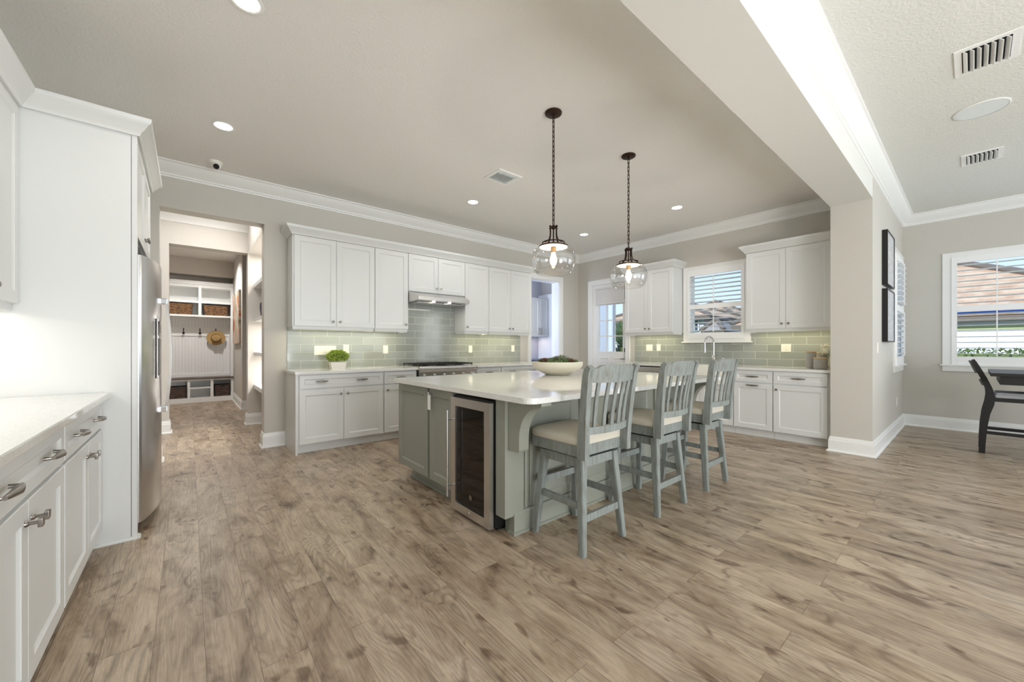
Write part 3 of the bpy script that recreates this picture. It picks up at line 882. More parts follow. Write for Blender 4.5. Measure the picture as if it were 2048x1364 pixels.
tag(MB().box(WL+0.0005, WL+0.012, 0.48, 3.368, CT, 1.43).build('wall_splash', 'cabinet_paint'), 'plain white splash panel above the left countertop', 'backsplash')
L1 = frame((-0.734, 0, 0), (0, 1, 0), (1, 0, 0))
upper(L1, 2.45, 3.368, 1.432, UT, 0.285, 'white two-door wall cabinet on the left wall beside the fridge panel', [(2.455, 2.93, 2.89), (2.93, 3.364, 2.975, 1.50)])
upper(L1, 1.50, 2.45, 1.432, UT, 0.285, 'white two-door wall cabinet on the left wall above the middle of the counter', [(1.505, 1.975, 1.935), (1.975, 2.445, 2.015)])
strip = add_light('left_counter_lamp', 'AREA', (-0.86, 2.6, 1.41), 3.2, (1, 0.96, 0.88), 0.05, 1.6, direction=(0, 0, -1))
# tall panel
th = thing('fridge_enclosure', 'tall white side panels that enclose the fridge beside the left counter', 'panels', (-0.63, 3.38, 0))
MB().box(WL+0.001, -0.275, 3.370, 3.392, 0, UT).build('side_panel', 'cabinet_paint', th)
MB().box(-0.272, -0.247, 3.368, 3.41, 0, UT).build('stile', 'cabinet_paint', th)
MB().sweep([(0, 0), (0.016, 0), (0.016, 0.006), (0.010, 0.014), (0, 0.018)], [(-0.47, 3.368), (-0.247, 3.368)], 0).build('shoe_molding', 'cabinet_paint', th)
MB().sweep([(0, 0), (0.016, 0), (0.016, 0.006), (0.010, 0.014), (0, 0.018)], [(-0.247, 3.36), (-0.247, 3.41)], 0).build('shoe_molding', 'cabinet_paint', th)
MB().box(WL+0.001, -0.25, 4.48, 4.50, 0, UT).build('side_panel', 'cabinet_paint', th)
L2 = frame((-0.268, 0, 0), (0, 1, 0), (1, 0, 0))
upper(L2, 3.412, 4.478, 1.90, UT, 0.74, 'white two-door cabinet above the stainless fridge', [(3.416, 3.945, 3.91, 1.99), (3.945, 4.474, 3.98, 1.99)], rail=False)
cab_crown([(-0.713, 1.50), (-0.713, 3.366), (-0.247, 3.366), (-0.247, 4.50), (WL, 4.50)], 'white crown molding along the left wall cabinets and fridge surround')
# fridge
th = thing('fridge', 'stainless side-by-side fridge with bowed doors and a water dispenser', 'fridge', (-0.6, 3.91, 0))
MB().box(WL+0.03, -0.262, 3.425, 4.395, 0.06, 1.775).build('body', 'black_plastic', th)
MB().box(WL+0.05, -0.275, 3.43, 4.39, 0.0, 0.06).build('base_grille', 'black_plastic', th)
def bow(y):
    u = (y-3.43)/(4.39-3.43)
    return -0.262 + 0.030 + 0.075*(1-abs(2*u-1)**2.2)
def fdoor(y0, y1):
    m = MB(); N = 14; e = 0.016
    ys = [y0+(y1-y0)*k/N for k in range(N+1)]
    pts = [(-0.262, y0), (-0.252, y0)]
    pts = [(-0.258, y0+0.0)] + [(bow(y)-(e*(1-min(1, (min(y-y0, y1-y)/e)))**2 if min(y-y0, y1-y) < e else 0), y) for y in [y0, y0+0.004, y0+0.010]+ys[1:-1]+[y1-0.010, y1-0.004, y1]] + [(-0.258, y1)]
    m.prism(pts, 0.075, 1.792, 'z')
    return m
d1 = fdoor(3.428, 3.895).build('freezer_door', 'stainless_fridge', th, smooth=30)
d2 = fdoor(3.903, 4.392).build('fridge_door', 'stainless_fridge', th, smooth=30)
def fhandle(y, par):
    x0 = bow(y)
    pts = [(x0+0.026+0.030*sin(pi*k/12), y, 0.72+0.84*k/12) for k in range(13)]
    h = MB().strip(pts, 0.026, 0.016, (0, 1, 0))
    h = h.build('handle', 'nickel', par, smooth=50)
    for z in (0.74, 1.54): MB().box(x0-0.002, x0+0.036, y-0.014, y+0.014, z-0.020, z+0.020, 0.004).build('handle_mount', 'chrome', par)
fhandle(3.855, d1); fhandle(3.943, d2)
m = MB(); m.box(bow(3.72)-0.004, bow(3.72)+0.006, 3.66, 3.83, 0.98, 1.40, 0.002); m.build('dispenser', 'nickel', d1)
MB().box(bow(3.72)+0.004, bow(3.72)+0.009, 3.655, 3.815, 1.00, 1.26).build('dispenser_recess', 'black_plastic', d1)
MB().box(bow(3.72)+0.004, bow(3.72)+0.010, 3.655, 3.815, 1.28, 1.38).build('dispenser_screen', 'dark_glass', d1)

# ------------------------------------------------------------------ island
IB = 0.878
th = thing('kitchen_island', 'sage grey kitchen island with cabinet doors and arched brackets', 'island', (2.7, 2.66, 0))
m = MB(); m.box(2.10, 3.93, 1.895, 3.44, 0.118, IB); m.box(1.52, 2.10, 2.475, 3.44, 0.118, IB); m.box(1.52, 2.10, 1.895, 1.978, 0.118, IB); m.box(1.52, 2.10, 1.978, 2.475, 0.858, IB)
bmesh.ops.remove_doubles(m.bm, verts=m.bm.verts, dist=1e-5); m.build('body', 'island_paint', th)
m = MB(); m.box(2.10, 3.91, 1.90, 3.36, 0.0, 0.118); m.box(1.60, 2.10, 2.480, 3.36, 0.0, 0.118); m.box(1.60, 2.10, 1.90, 1.978, 0.0, 0.118)
bmesh.ops.remove_doubles(m.bm, verts=m.bm.verts, dist=1e-5); m.build('plinth', 'island_paint', th)
MB().sweep([(0, 0), (0.022, 0), (0.022, 0.012), (0.010, 0.018), (0.010, 0.125), (0.004, 0.135), (0, 0.14)], [(1.60, 1.93), (1.60, 1.885), (3.92, 1.885), (3.92, 3.36)], 0).build('baseboard', 'island_paint', th, smooth=30)
MB().sweep([(0, 0), (0.016, 0), (0.014, 0.010), (0.005, 0.018), (0, 0.02)], [(1.60, 3.36), (1.60, 2.48)], 0).build('shoe_molding', 'island_paint', th, smooth=30)
IW = frame((1.52, 0, 0), (0, -1, 0), (-1, 0, 0))
for (a, b, k) in ((-3.437, -2.868, None), (-2.838, -2.475, -2.805)):
    o = shaker(IW, a, b, 0.128, IB-0.012, rail=0.06).build('door', 'island_paint', th)
    if k is not None:
        knob(IW, k, 0.826, 0.02, o, mat='chrome')
IS = frame((0, 1.895, 0), (1, 0, 0), (0, -1, 0))
MB(IS).box(1.52, 1.675, 0.0, 0.012, 0.118, IB-0.002).build('pilaster', 'island_paint', th)
MB(IS).tube([(1.70, 0.004, 0.15), (1.70, 0.004, 0.66), (1.70, 0.004, 0.70)], [0.011, 0.011, 0.002], 10).build('half_round_molding', 'island_paint', th, smooth=40)
for a, b in ((1.73, 2.19),):
    shaker(IS, a, b, 0.15, IB-0.01, t=0.016, rail=0.055).build('back_panel', 'island_paint', th)
for a, b, k in ((2.235, 2.752, 2.715), (2.756, 3.22, 2.793), (3.285, 3.74, 3.32)):
    o = shaker(IS, a, b, 0.15, IB-0.01, rail=0.055).build('door', 'island_paint', th)
    knob(IS, k, 0.828, 0.02, o, mat='chrome')
MB(IS).box(3.78, 3.93, 0.0, 0.012, 0.118, IB-0.002).build('pilaster', 'island_paint', th)
def corbel(x0, x1):
    m = MB(); y = 1.883
    pts = [(y, IB-0.002), (y-0.300, IB-0.002), (y-0.300, IB-0.020)]
    for k in range(11):
        a = pi/2*k/10
        pts.append((y-0.282+0.177*sin(a), IB-0.032-0.215*(1-cos(a))))
    pts += [(y-0.105, 0.565), (y-0.095, 0.55), (y, 0.55)]
    m.prism(pts, x0, x1, 'x')
    return m.build('bracket', 'island_paint', th)
corbel(1.545, 1.625); corbel(3.80, 3.88)
# worktop of the island, rounded corners
def rrect(x0, x1, y0, y1, r, n=6):
    P = []
    for cx, cy, a0 in ((x1-r, y0+r, -90), (x1-r, y1-r, 0), (x0+r, y1-r, 90), (x0+r, y0+r, 180)):
        for k in range(n+1):
            a = radians(a0+90*k/n); P.append((cx+r*cos(a), cy+r*sin(a)))
    return P
counter('island_worktop', rrect(1.445, 4.02, 1.575, 3.475, 0.06), 'large pale quartz worktop on the sage grey island', z0=IB, z1=IB+0.033)
IT = IB+0.033
# paper tag on the door knob
th2 = thing('paper_tag', 'small white tag hanging from the island door knob', 'tag', (1.455, 2.78, 0.74))
MB().box(1.468, 1.470, 2.762, 2.806, 0.70, 0.818).build('card', 'tag_white', th2)
MB().tube([(1.474, 2.804, 0.826), (1.466, 2.790, 0.826), (1.469, 2.785, 0.812)], 0.0012, 6).build('string', 'tag_white', th2)
# wine cooler
th = thing('wine_cooler', 'stainless framed wine cooler with a dark glass door set in the island', 'wine cooler', (1.75, 2.22, 0))
MB().box(1.521, 2.08, 1.985, 2.468, 0.025, 0.850).build('body', 'black_plastic', th)
MB().box(1.55, 2.06, 2.00, 2.45, 0.0, 0.025).build('compressor_base', 'black_plastic', th)
d = MB()
y0, y1, z0, z1, fw = 1.992, 2.468, 0.022, 0.836, 0.055
dd = thing('x', '', '', (0, 0, 0)) if False else None
m = MB(); xf, xb = 1.480, 1.518
for (a, b, c_, e_) in ((y0, y0+fw, z0, z1), (y1-fw, y1, z0, z1)):
    pass
def mitre_frame(m, x0, x1, y0, y1, z0, z1, w, wb):
    o = [(y0, z0), (y1, z0), (y1, z1), (y0, z1)]
    i = [(y0+w, z0+wb), (y1-w, z0+wb), (y1-w, z1-w), (y0+w, z1-w)]
    V = {}
    for nm, ring in (('o', o), ('i', i)):
        for x in (x0, x1):
            V[nm, x] = [m.bm.verts.new((x, p[0], p[1])) for p in ring]
    for k in range(4):
        j = (k+1) % 4
        m.bm.faces.new((V['o', x0][k], V['o', x0][j], V['i', x0][j], V['i', x0][k]))
        m.bm.faces.new((V['o', x1][k], V['i', x1][k], V['i', x1][j], V['o', x1][j]))
        m.bm.faces.new((V['o', x0][k], V['o', x1][k], V['o', x1][j], V['o', x0][j]))
        m.bm.faces.new((V['i', x0][k], V['i', x0][j], V['i', x1][j], V['i', x1][k]))
mitre_frame(m, xf, xb, y0, y1, z0, z1, 0.060, 0.060)
door = m.build('door_frame', 'stainless', th)
MB().box(1.490, 1.512, y0+0.058, y1-0.058, z0+0.055, z1-0.055).build('glass', 'dark_glass', door)
MB().tube([(1.430, 2.432, 0.125), (1.430, 2.432, 0.745)], 0.0075, 14).tube([(1.430, 2.432, 0.20), (1.482, 2.432, 0.20)], 0.005, 10).tube([(1.430, 2.432, 0.675), (1.482, 2.432, 0.675)], 0.005, 10).build('handle', 'chrome', door, smooth=50)
MB().lathe([(0.0, -0.002), (0.018, -0.002), (0.018, 0.0)], 1.489, 2.222, 0.162, 24, 'x').build('badge', 'nickel', door, smooth=40)
MB().lathe([(0.0, -0.003), (0.007, -0.003), (0.009, 0.0)], 1.480, 2.228, 0.052, 16, 'x').build('lock', 'chrome', door, smooth=40)
# the island body is open where the cooler sits: dark liner
MB().box(1.512, 1.521, 1.990, 2.468, 0.03, 0.846).build('gasket', 'black_plastic', th)

# bowl of succulents
bx, by = 2.965, 2.80
th = thing('planter_bowl', 'wide cream bowl planted with succulents on the island', 'bowl', (bx, by, IT))
MB().lathe([(0.0, 0), (0.118, 0), (0.125, 0.004), (0.19, 0.035), (0.245, 0.072), (0.262, 0.095), (0.266, 0.135), (0.258, 0.137), (0.252, 0.10), (0.0, 0.095)], bx, by, IT, 48, cap=False).build('bowl', 'bowl_cream', th, smooth=40)
MB().lathe([(0.0, 0.118), (0.10, 0.122), (0.252, 0.112), (0.25, 0.108), (0, 0.105)], bx, by, IT, 32, cap=False).build('soil', 'soil', th, smooth=60)
def leaf(m, c, az, el, L, W, T=0.3):
    d = Vector((cos(az)*cos(el), sin(az)*cos(el), sin(el)))
    s_ = Vector((-sin(az), cos(az), 0)); u = d.cross(s_)
    c = Vector(c); P = [c, c+d*L*0.55+s_*W/2+u*W*T*.3, c+d*L, c+d*L*0.55-s_*W/2+u*W*T*.3, c+d*L*0.5-u*W*T]
    v = [m.bm.verts.new(m.P(p)) for p in P]
    for q in ((0, 1, 3), (1, 2, 3), (0, 4, 1), (1, 4, 2), (2, 4, 3), (3, 4, 0)): m.bm.faces.new([v[i] for i in q])
def rosette(m, c, R, n=24, up=0.3):
    for k in range(n):
        f = k/n; el = 0.30+1.15*f
        leaf(m, (c[0], c[1], c[2]+R*0.15*f), k*2.399, el, R*(1-0.55*f), R*0.42*(1-0.4*f))
random.seed(3)
def ros_obj(name, mat, lst):
    for c, R in lst:
        m = MB(); rosette(m, (bx+c[0], by+c[1], IT+0.128+c[2]), R*1.45); m.build(name, mat, th)
ros_obj('succulent', 'succulent_grey', [((0.02, -0.05, 0.012), 0.075), ((0.05, 0.06, 0.01), 0.06)])
ros_obj('succulent', 'succulent_red', [((-0.14, 0.04, 0.0), 0.055), ((-0.10, 0.12, 0), 0.045), ((0.02, -0.17, 0), 0.05)])
ros_obj('succulent', 'succulent_green', [((-0.07, 0.03, 0.0), 0.05), ((0.10, -0.09, 0), 0.05), ((-0.03, -0.12, 0), 0.045), ((0.15, -0.02, 0), 0.045), ((0.06, 0.15, 0), 0.05), ((-0.05, 0.17, 0), 0.045)])
m = MB()
for k in range(240):
    a = random.uniform(0, 2*pi); r = 0.21*math.sqrt(random.random())
    leaf(m, (bx+r*cos(a), by+r*sin(a), IT+0.115), random.uniform(0, 6.28), random.uniform(0.4, 1.5), random.uniform(0.03, 0.065), 0.014)
m.build('sprigs', 'succulent_green', th)['kind'] = 'stuff'

# ------------------------------------------------------------------ pendants
def pendant(x, y, label, e):
    z0 = CE
    th = thing('pendant_lamp', label, 'pendant lamp', (x, y, z0), )
    MB().lathe([(0, 0), (0.067, 0), (0.070, -0.004), (0.068, -0.014), (0.058, -0.020), (0.050, -0.022), (0.012, -0.024), (0.010, -0.036), (0, -0.037)], x, y, z0, 32, cap=False).build('canopy', 'bronze', th, smooth=35)
    m = MB(); zt, zb = z0-0.036, 2.205; n = 22; L = (zt-zb)/n
    for k in range(n):
        zc = zt-(k+0.5)*L; h = L*0.66; w_ = 0.0100; ax = k % 2; P = []
        for j in range(12):
            a = 2*pi*j/12
            px, pz = w_*cos(a), (h if sin(a) > 0 else -h)*(abs(sin(a))**0.6)
            P.append((x+px, y, zc+pz) if ax else (x, y+px, zc+pz))
        m.tube(P, 0.0030, 6, closed=True)
    m.build('chain', 'bronze', th, smooth=60)
    MB().tube([(x, y, zt), (x, y, zb)], 0.0016, 6).build('cord', 'bronze', th)
    m = MB()
    m.ball((x, y, 2.185), 0.020, 2); m.tube([(x-0.045, y, 2.185), (x+0.045, y, 2.185)], 0.006, 8); m.tube([(x, y-0.045, 2.185), (x, y+0.045, 2.185)], 0.006, 8)
    m.tube([(x, y, 2.18), (x, y, 2.035)], 0.006, 8)
    for dx, dy in ((1, 0), (-1, 0), (0, 1), (0, -1)):
        P = [(x+dx*r, y+dy*r, z) for r, z in ((0.036, 2.195), (0.034, 2.14), (0.037, 2.11), (0.046, 2.085), (0.062, 2.066), (0.085, 2.052), (0.096, 2.046))]
        m.strip(P, 0.012, 0.005, (-dy, dx, 0))
    for r, z in ((0.090, 2.058),):
        m.tube([(x+r*cos(2*pi*k/32), y+r*sin(2*pi*k/32), z) for k in range(32)], 0.005, 8, closed=True)
    m.build('frame', 'bronze', th, smooth=50)
    MB().tube([(x+0.116*cos(2*pi*k/40), y+0.116*sin(2*pi*k/40), 2.026) for k in range(40)], 0.0055, 8, closed=True).build('shade_ring', 'bronze', th, smooth=50)
    m = MB()
    for q in range(3):
        a = 2*pi*q/3+0.5; m.tube([(x, y, 2.032), (x+0.116*cos(a), y+0.116*sin(a), 2.027)], 0.004, 8)
    m.lathe([(0, 0.008), (0.028, 0.006), (0.030, 0), (0, -0.002)], x, y, 2.032, 20, cap=False)
    m.build('shade_holder', 'bronze', th, smooth=50)
    MB().lathe([(0, 2.022-1.8), (0.113, 2.020-1.8), (0.113, 2.024-1.8), (0, 2.028-1.8)], x, y, 1.80, 36, cap=False).build('cap_glow', 'cap_glow_cream', th, smooth=50)  # disc added so the cap underside looks lit by the bulb
    prof = [(0.112, 0.222), (0.135, 0.214), (0.160, 0.194), (0.174, 0.165), (0.179, 0.13), (0.177, 0.09), (0.170, 0.055), (0.158, 0.025), (0.145, 0.008), (0.128, 0.0)]
    MB().lathe(prof, x, y, 1.80, 48, cap=False).build('glass_globe', 'globe_glass', th, smooth=80)
    MB().lathe([(0, 0), (0.022, 0), (0.022, -0.035), (0.017, -0.045), (0, -0.046)], x, y, 2.020, 20, cap=False).build('socket', 'bamboo', th, smooth=40)
    MB().lathe([(0.0, 0.0), (0.010, 0.002), (0.022, 0.016), (0.028, 0.040), (0.022, 0.075), (0.014, 0.10), (0.013, 0.12)], x, y, 1.868, 20).build('bulb', 'bulb_glow', th, smooth=60)
    l = add_light('bulb_light', 'POINT', (0, 0, 1.90-z0), e, (1.0, 0.95, 0.87), radius=0.03); l.parent = th
    return th
pendant(2.302, 2.217, 'clear glass pendant lamp over the near end of the island, left of the two', 50)
pendant(3.399, 2.229, 'clear glass pendant lamp over the far end of the island, right of the two', 50)

# ------------------------------------------------------------------ ceiling fittings
def can(x, y, z, label, e, r=0.082):
    th = thing('recessed_light', label, 'ceiling light', (x, y, z))
    MB().lathe([(r-0.016, 0.0), (r, 0), (r+0.004, -0.003), (r, -0.006), (r-0.012, -0.006), (r-0.022, 0.0)], x, y, z, 36, cap=False).build('trim_ring', 'trim_paint', th, smooth=40)
    MB().lathe([(0, -0.002), (r-0.016, -0.002), (r-0.016, -0.0005), (0, -0.0005)], x, y, z, 32, cap=False).build('lens', 'lens_glow', th)
    l = add_light('downlight', 'SPOT', (0, 0, -0.02), e, (1.0, 0.98, 0.95), spot=radians(150), blend=0.6, radius=0.07); l.parent = th
    return th
can(0.234, 4.203, CE, 'recessed ceiling light nearest the security camera', 24)
can(0.248, 2.606, CE, 'recessed ceiling light at the top left edge of the photo, nearest the viewer', 24)
can(2.902, 4.273, CE, 'recessed ceiling light in front of the range, beside the ceiling vent', 24)
can(5.200, 4.284, CE, 'recessed ceiling light between the pendants, near the far corner', 24)
can(5.180, 2.629, CE, 'recessed ceiling light in front of the sink window, right of the pendants', 24)
can(0.19, 9.72, CE, 'recessed light in the mudroom ceiling seen through the opening', 130)

def vent(x0, x1, y0, y1, z, label, along='x', n=7):
    th = thing('ceiling_vent', label, 'vent', ((x0+x1)/2, (y0+y1)/2, z))
    m = MB(); w = 0.035; h = 0.006
    m.box(x0, x1, y0, y0+w, z-h, z); m.box(x0, x1, y1-w, y1, z-h, z); m.box(x0, x0+w, y0+w, y1-w, z-h, z); m.box(x1-w, x1, y0+w, y1-w, z-h, z)
    m.build('frame', 'trim_paint', th)
    MB().box(x0+w, x1-w, y0+w, y1-w, z-0.002, z-0.0005).build('duct', 'vent_inside', th)
    for k in range(n):
        m = MB()
        if along == 'x':
            c = y0+w+(y1-y0-2*w)*(k+0.5)/n
            m.hexa([(x0+w, c-0.011, z-0.022), (x1-w, c-0.011, z-0.022), (x1-w, c-0.007, z-0.022), (x0+w, c-0.007, z-0.022)],
                   [(x0+w, c+0.006, z-0.003), (x1-w, c+0.006, z-0.003), (x1-w, c+0.010, z-0.003), (x0+w, c+0.010, z-0.003)])
        else:
            c = x0+w+(x1-x0-2*w)*(k+0.5)/n
            m.hexa([(c-0.011, y0+w, z-0.018), (c-0.007, y0+w, z-0.018), (c-0.007, y1-w, z-0.018), (c-0.011, y1-w, z-0.018)],
                   [(c+0.006, y0+w, z-0.003), (c+0.010, y0+w, z-0.003), (c+0.010, y1-w, z-0.003), (c+0.006, y1-w, z-0.003)])
        m.build('slat', 'trim_paint', th)
vent(3.985, 4.365, -0.20, 0.085, CE2, 'larger white slatted vent in the dining ceiling, nearest the top right corner', 'x', 7)
vent(6.210, 6.570, -0.20, 0.080, CE2, 'smaller-looking white slatted vent in the dining ceiling beyond the round speaker', 'x', 7)
# square kitchen vent
th = thing('ceiling_vent', 'square white louvered vent in the kitchen ceiling', 'vent', (2.74, 3.435, CE))
m = MB(); x0, x1, y0, y1 = 2.575, 2.905, 3.285, 3.585
for k, (ins, z) in enumerate(((0.0, 0), (0.035, -0.006))):
    pass
mm = MB(); w = 0.035
mm.box(x0, x1, y0, y0+w, CE-0.008, CE); mm.box(x0, x1, y1-w, y1, CE-0.008, CE); mm.box(x0, x0+w, y0+w, y1-w, CE-0.008, CE); mm.box(x1-w, x1, y0+w, y1-w, CE-0.008, CE)
mm.build('frame', 'trim_paint', th)
MB().box(x0+w, x1-w, y0+w, y1-w, CE-0.002, CE-0.0005).build('duct', 'speaker_grille', th)
for yy in (y0+w+0.02, y1-w-0.05):
    MB().hexa([(x0+w, yy, CE-0.02), (x1-w, yy, CE-0.02), (x1-w, yy+0.004, CE-0.02), (x0+w, yy+0.004, CE-0.02)],
              [(x0+w, yy+0.03, CE-0.003), (x1-w, yy+0.03, CE-0.003), (x1-w, yy+0.034, CE-0.003), (x0+w, yy+0.034, CE-0.003)]).build('slat', 'trim_paint', th)
for k in range(8):
    c = x0+w+0.015+k*0.029
    MB().hexa([(c, y0+0.08, CE-0.018), (c+0.003, y0+0.08, CE-0.018), (c+0.003, y1-0.08, CE-0.018), (c, y1-0.08, CE-0.018)],
              [(c+0.02, y0+0.08, CE-0.003), (c+0.023, y0+0.08, CE-0.003), (c+0.023, y1-0.08, CE-0.003), (c+0.02, y1-0.08, CE-0.003)]).build('slat', 'trim_paint', th)
th = thing('ceiling_speaker', 'round white speaker in the dining ceiling between two vents', 'speaker', (5.11, -0.045, CE2))
MB().lathe([(0.150, 0), (0.158, -0.001), (0.158, -0.006), (0.150, -0.008)], 5.11, -0.045, CE2, 48, cap=False).build('ring', 'trim_paint', th, smooth=40)
MB().lathe([(0, -0.0075), (0.150, -0.006), (0.150, -0.0005), (0, -0.0005)], 5.11, -0.045, CE2, 48, cap=False).build('grille', 'speaker_grille', th, smooth=40)
th = thing('security_camera', 'small white dome security camera on the ceiling above the hall opening', 'camera', (0.215, 5.07, CE))
MB().lathe([(0, 0), (0.060, 0), (0.062, -0.006), (0.058, -0.020), (0.050, -0.028), (0, -0.028)], 0.215, 5.07, CE, 32, cap=False).build('mount', 'white_plastic', th, smooth=40)
MB().ball((0.225, 5.04, CE-0.045), 0.040, 3).build('dome', 'white_plastic', th, smooth=80)
dv = Vector((-0.15, -0.80, -0.58)).normalized(); c0 = Vector((0.225, 5.04, CE-0.045))
MB().tube([c0+dv*0.030, c0+dv*0.046], [0.026, 0.026], 24).build('lens', 'black_plastic', th, smooth=40)

# ------------------------------------------------------------------ windows, shutters, door
def shutter(F, u0, u1, z0, z1, zmid, mid_h, label, stile=0.05, top=0.10, bot=0.10, n_up=7, n_lo=7, rod=True, tilt=8, lw=0.085, parent_name='plantation_shutter', depth=0.0):
    """panel in frame F; n=0 is the back plane, panel thick 0.028"""
    c = F @ Vector(((u0+u1)/2, 0.014, z0))
    th = thing(parent_name, label, 'shutter', tuple(c))
    m = MB(F)
    m.box(u0, u0+stile, 0, 0.028, z0, z1, 0.002); m.box(u1-stile, u1, 0, 0.028, z0, z1, 0.002)
    m.box(u0+stile, u1-stile, 0, 0.028, z0, z0+bot, 0.002); m.box(u0+stile, u1-stile, 0, 0.028, z1-top, z1, 0.002)
    m.box(u0+stile, u1-stile, 0, 0.028, zmid-mid_h/2, zmid+mid_h/2, 0.002)
    m.build('panel_frame', 'louver_paint', th)
    for (a, b, n) in ((z0+bot, zmid-mid_h/2, n_lo), (zmid+mid_h/2, z1-top, n_up)):
        for k in range(n):
            zc = a+(b-a)*(k+0.5)/n; t_ = radians(tilt)
            pr = []
            for s_ in range(16):
                an = 2*pi*s_/16; px, pz = lw/2*cos(an), 0.0055*sin(an)
                pr.append((0.014+px*cos(t_)-pz*sin(t_), zc+px*sin(t_)+pz*cos(t_)))
            m = MB(F); m.prism(pr, u0+stile+0.002, u1-stile-0.002, 'x'); m.build('louver', 'louver_paint', th, smooth=50)
        if rod:
            MB(F).box((u0+u1)/2-0.006, (u0+u1)/2+0.006, 0.014+lw/2-0.002, 0.014+lw/2+0.008, a+0.01, b-0.01, 0.002).build('tilt_rod', 'louver_paint', th)
    return th
def window(n, F, u0, u1, z0, z1, cas=0.09, wall=0.15, sash_mid=None, label='', mat_sash='trim_paint', sill=True, mid_mat=None):
    """opening in wall; F on interior face. returns root"""
    c = F @ Vector(((u0+u1)/2, 0, z0))
    th = bpy.data.objects.new('window_%d' % n, None); COL.objects.link(th); th.location = c; th['kind'] = 'structure'
    if label: th['label'] = label
    m = MB(F)
    m.box(u0-cas, u0, 0, 0.02, z0, z1+cas, 0.003); m.box(u1, u1+cas, 0, 0.02, z0, z1+cas, 0.003); m.box(u0, u1, 0, 0.02, z1, z1+cas, 0.003)
    m.box(u0-cas, u1+cas, 0.02, 0.028, z1+cas-0.018, z1+cas, 0.002)
    m.build('casing', 'trim_paint', th)
    if sill:
        MB(F).box(u0-cas-0.02, u1+cas+0.02, 0, 0.055, z0-0.022, z0, 0.004).build('sill', 'trim_paint', th)
        MB(F).box(u0-cas, u1+cas, 0, 0.020, z0-0.10, z0-0.022, 0.003).build('apron', 'trim_paint', th)
    m = MB(F)
    m.box(u0-0.001, u0+0.012, -wall, 0, z0, z1); m.box(u1-0.012, u1+0.001, -wall, 0, z0, z1); m.box(u0, u1, -wall, 0, z1-0.012, z1+0.001); m.box(u0, u1, -wall, 0, z0-0.001, z0+0.012)
    m.build('jamb', 'trim_paint', th)
    m = MB(F); a, b = -wall+0.03, -wall+0.07; s_ = 0.035
    m.box(u0+0.012, u0+0.012+s_, a, b, z0+0.012, z1-0.012); m.box(u1-0.012-s_, u1-0.012, a, b, z0+0.012, z1-0.012)
    m.box(u0+0.04, u1-0.04, a, b, z0+0.012, z0+0.012+s_); m.box(u0+0.04, u1-0.04, a, b, z1-0.012-s_, z1-0.012)
    m.build('sash', mat_sash, th)
    zm = sash_mid or (z0+z1)/2
    MB(F).box(u0+0.04, u1-0.04, a-0.005, b+0.005, zm-0.022, zm+0.022).build('meeting_rail', mid_mat or mat_sash, th)
    MB(F).box(u0+0.045, u1-0.045, (a+b)/2-0.002, (a+b)/2+0.002, z0+0.04, z1-0.04).build('pane', 'pane_glass', th)
    return th
# kitchen window
window(1, FBw, -3.05, -2.20, 1.36, 2.44, 0.08, 0.15, 1.87, 'kitchen window above the sink', sill=False)
m = MB(FBw); m.box(-3.15, -2.09, 0.0, 0.045, 1.268, 1.290, 0.004); m.box(-3.13, -2.11, 0, 0.02, 1.29, 1.36, 0.003)
struct(m.build('trim_window_stool', 'trim_paint'))
shutter(FBw @ Matrix.Translation((0, 0.005, 0)), -3.055, -2.195, 1.335, 2.455, 1.857, 0.075, 'white plantation shutter over the kitchen sink window', stile=0.045, top=0.095, bot=0.095, n_up=7, n_lo=6, tilt=6)
# dining window on the east wall
FDw = frame((WD, 0, 0), (0, -1, 0), (-1, 0, 0))
window(2, FDw, -0.20, 1.45, 0.95, 2.47, 0.088, 0.15, 1.682, 'wide dining window with shutters', mid_mat='blue_sash')
shutter(FDw @ Matrix.Translation((0, 0.005, 0)), -0.20, 0.62, 0.935, 2.485, 1.745, 0.085, 'white plantation shutter panel in the wide dining window, nearest the corner', stile=0.055, top=0.085, bot=0.13, n_up=8, n_lo=8, tilt=3)
shutter(FDw @ Matrix.Translation((0, 0.005, 0)), 0.625, 1.45, 0.935, 2.485, 1.745, 0.085, 'white plantation shutter panel in the wide dining window, outside the right frame edge', stile=0.055, top=0.085, bot=0.13, n_up=8, n_lo=8, tilt=3)
# side window on the dining north wall
FNw = frame((0, YB0, 0), (1, 0, 0), (0, -1, 0))
window(3, FNw, 7.44, 8.27, 0.95, 2.47, 0.088, 0.20, 1.71, 'narrow side window beside the framed pictures')
shutter(FNw @ Matrix.Translation((0, 0.005, 0)), 7.43, 8.28, 0.935, 2.485, 1.745, 0.085, 'white plantation shutter of the side window, seen edge-on beside the pictures', stile=0.055, top=0.085, bot=0.13, n_up=8, n_lo=8, tilt=10, lw=0.10)
# back glazing (behind the viewer)
window(4, frame((0, -6.0, 0), (-1, 0, 0), (0, 1, 0)), -6.7, -0.1, 0.1, 2.75, 0.09, 0.15, label='wide glazed opening of the living side')
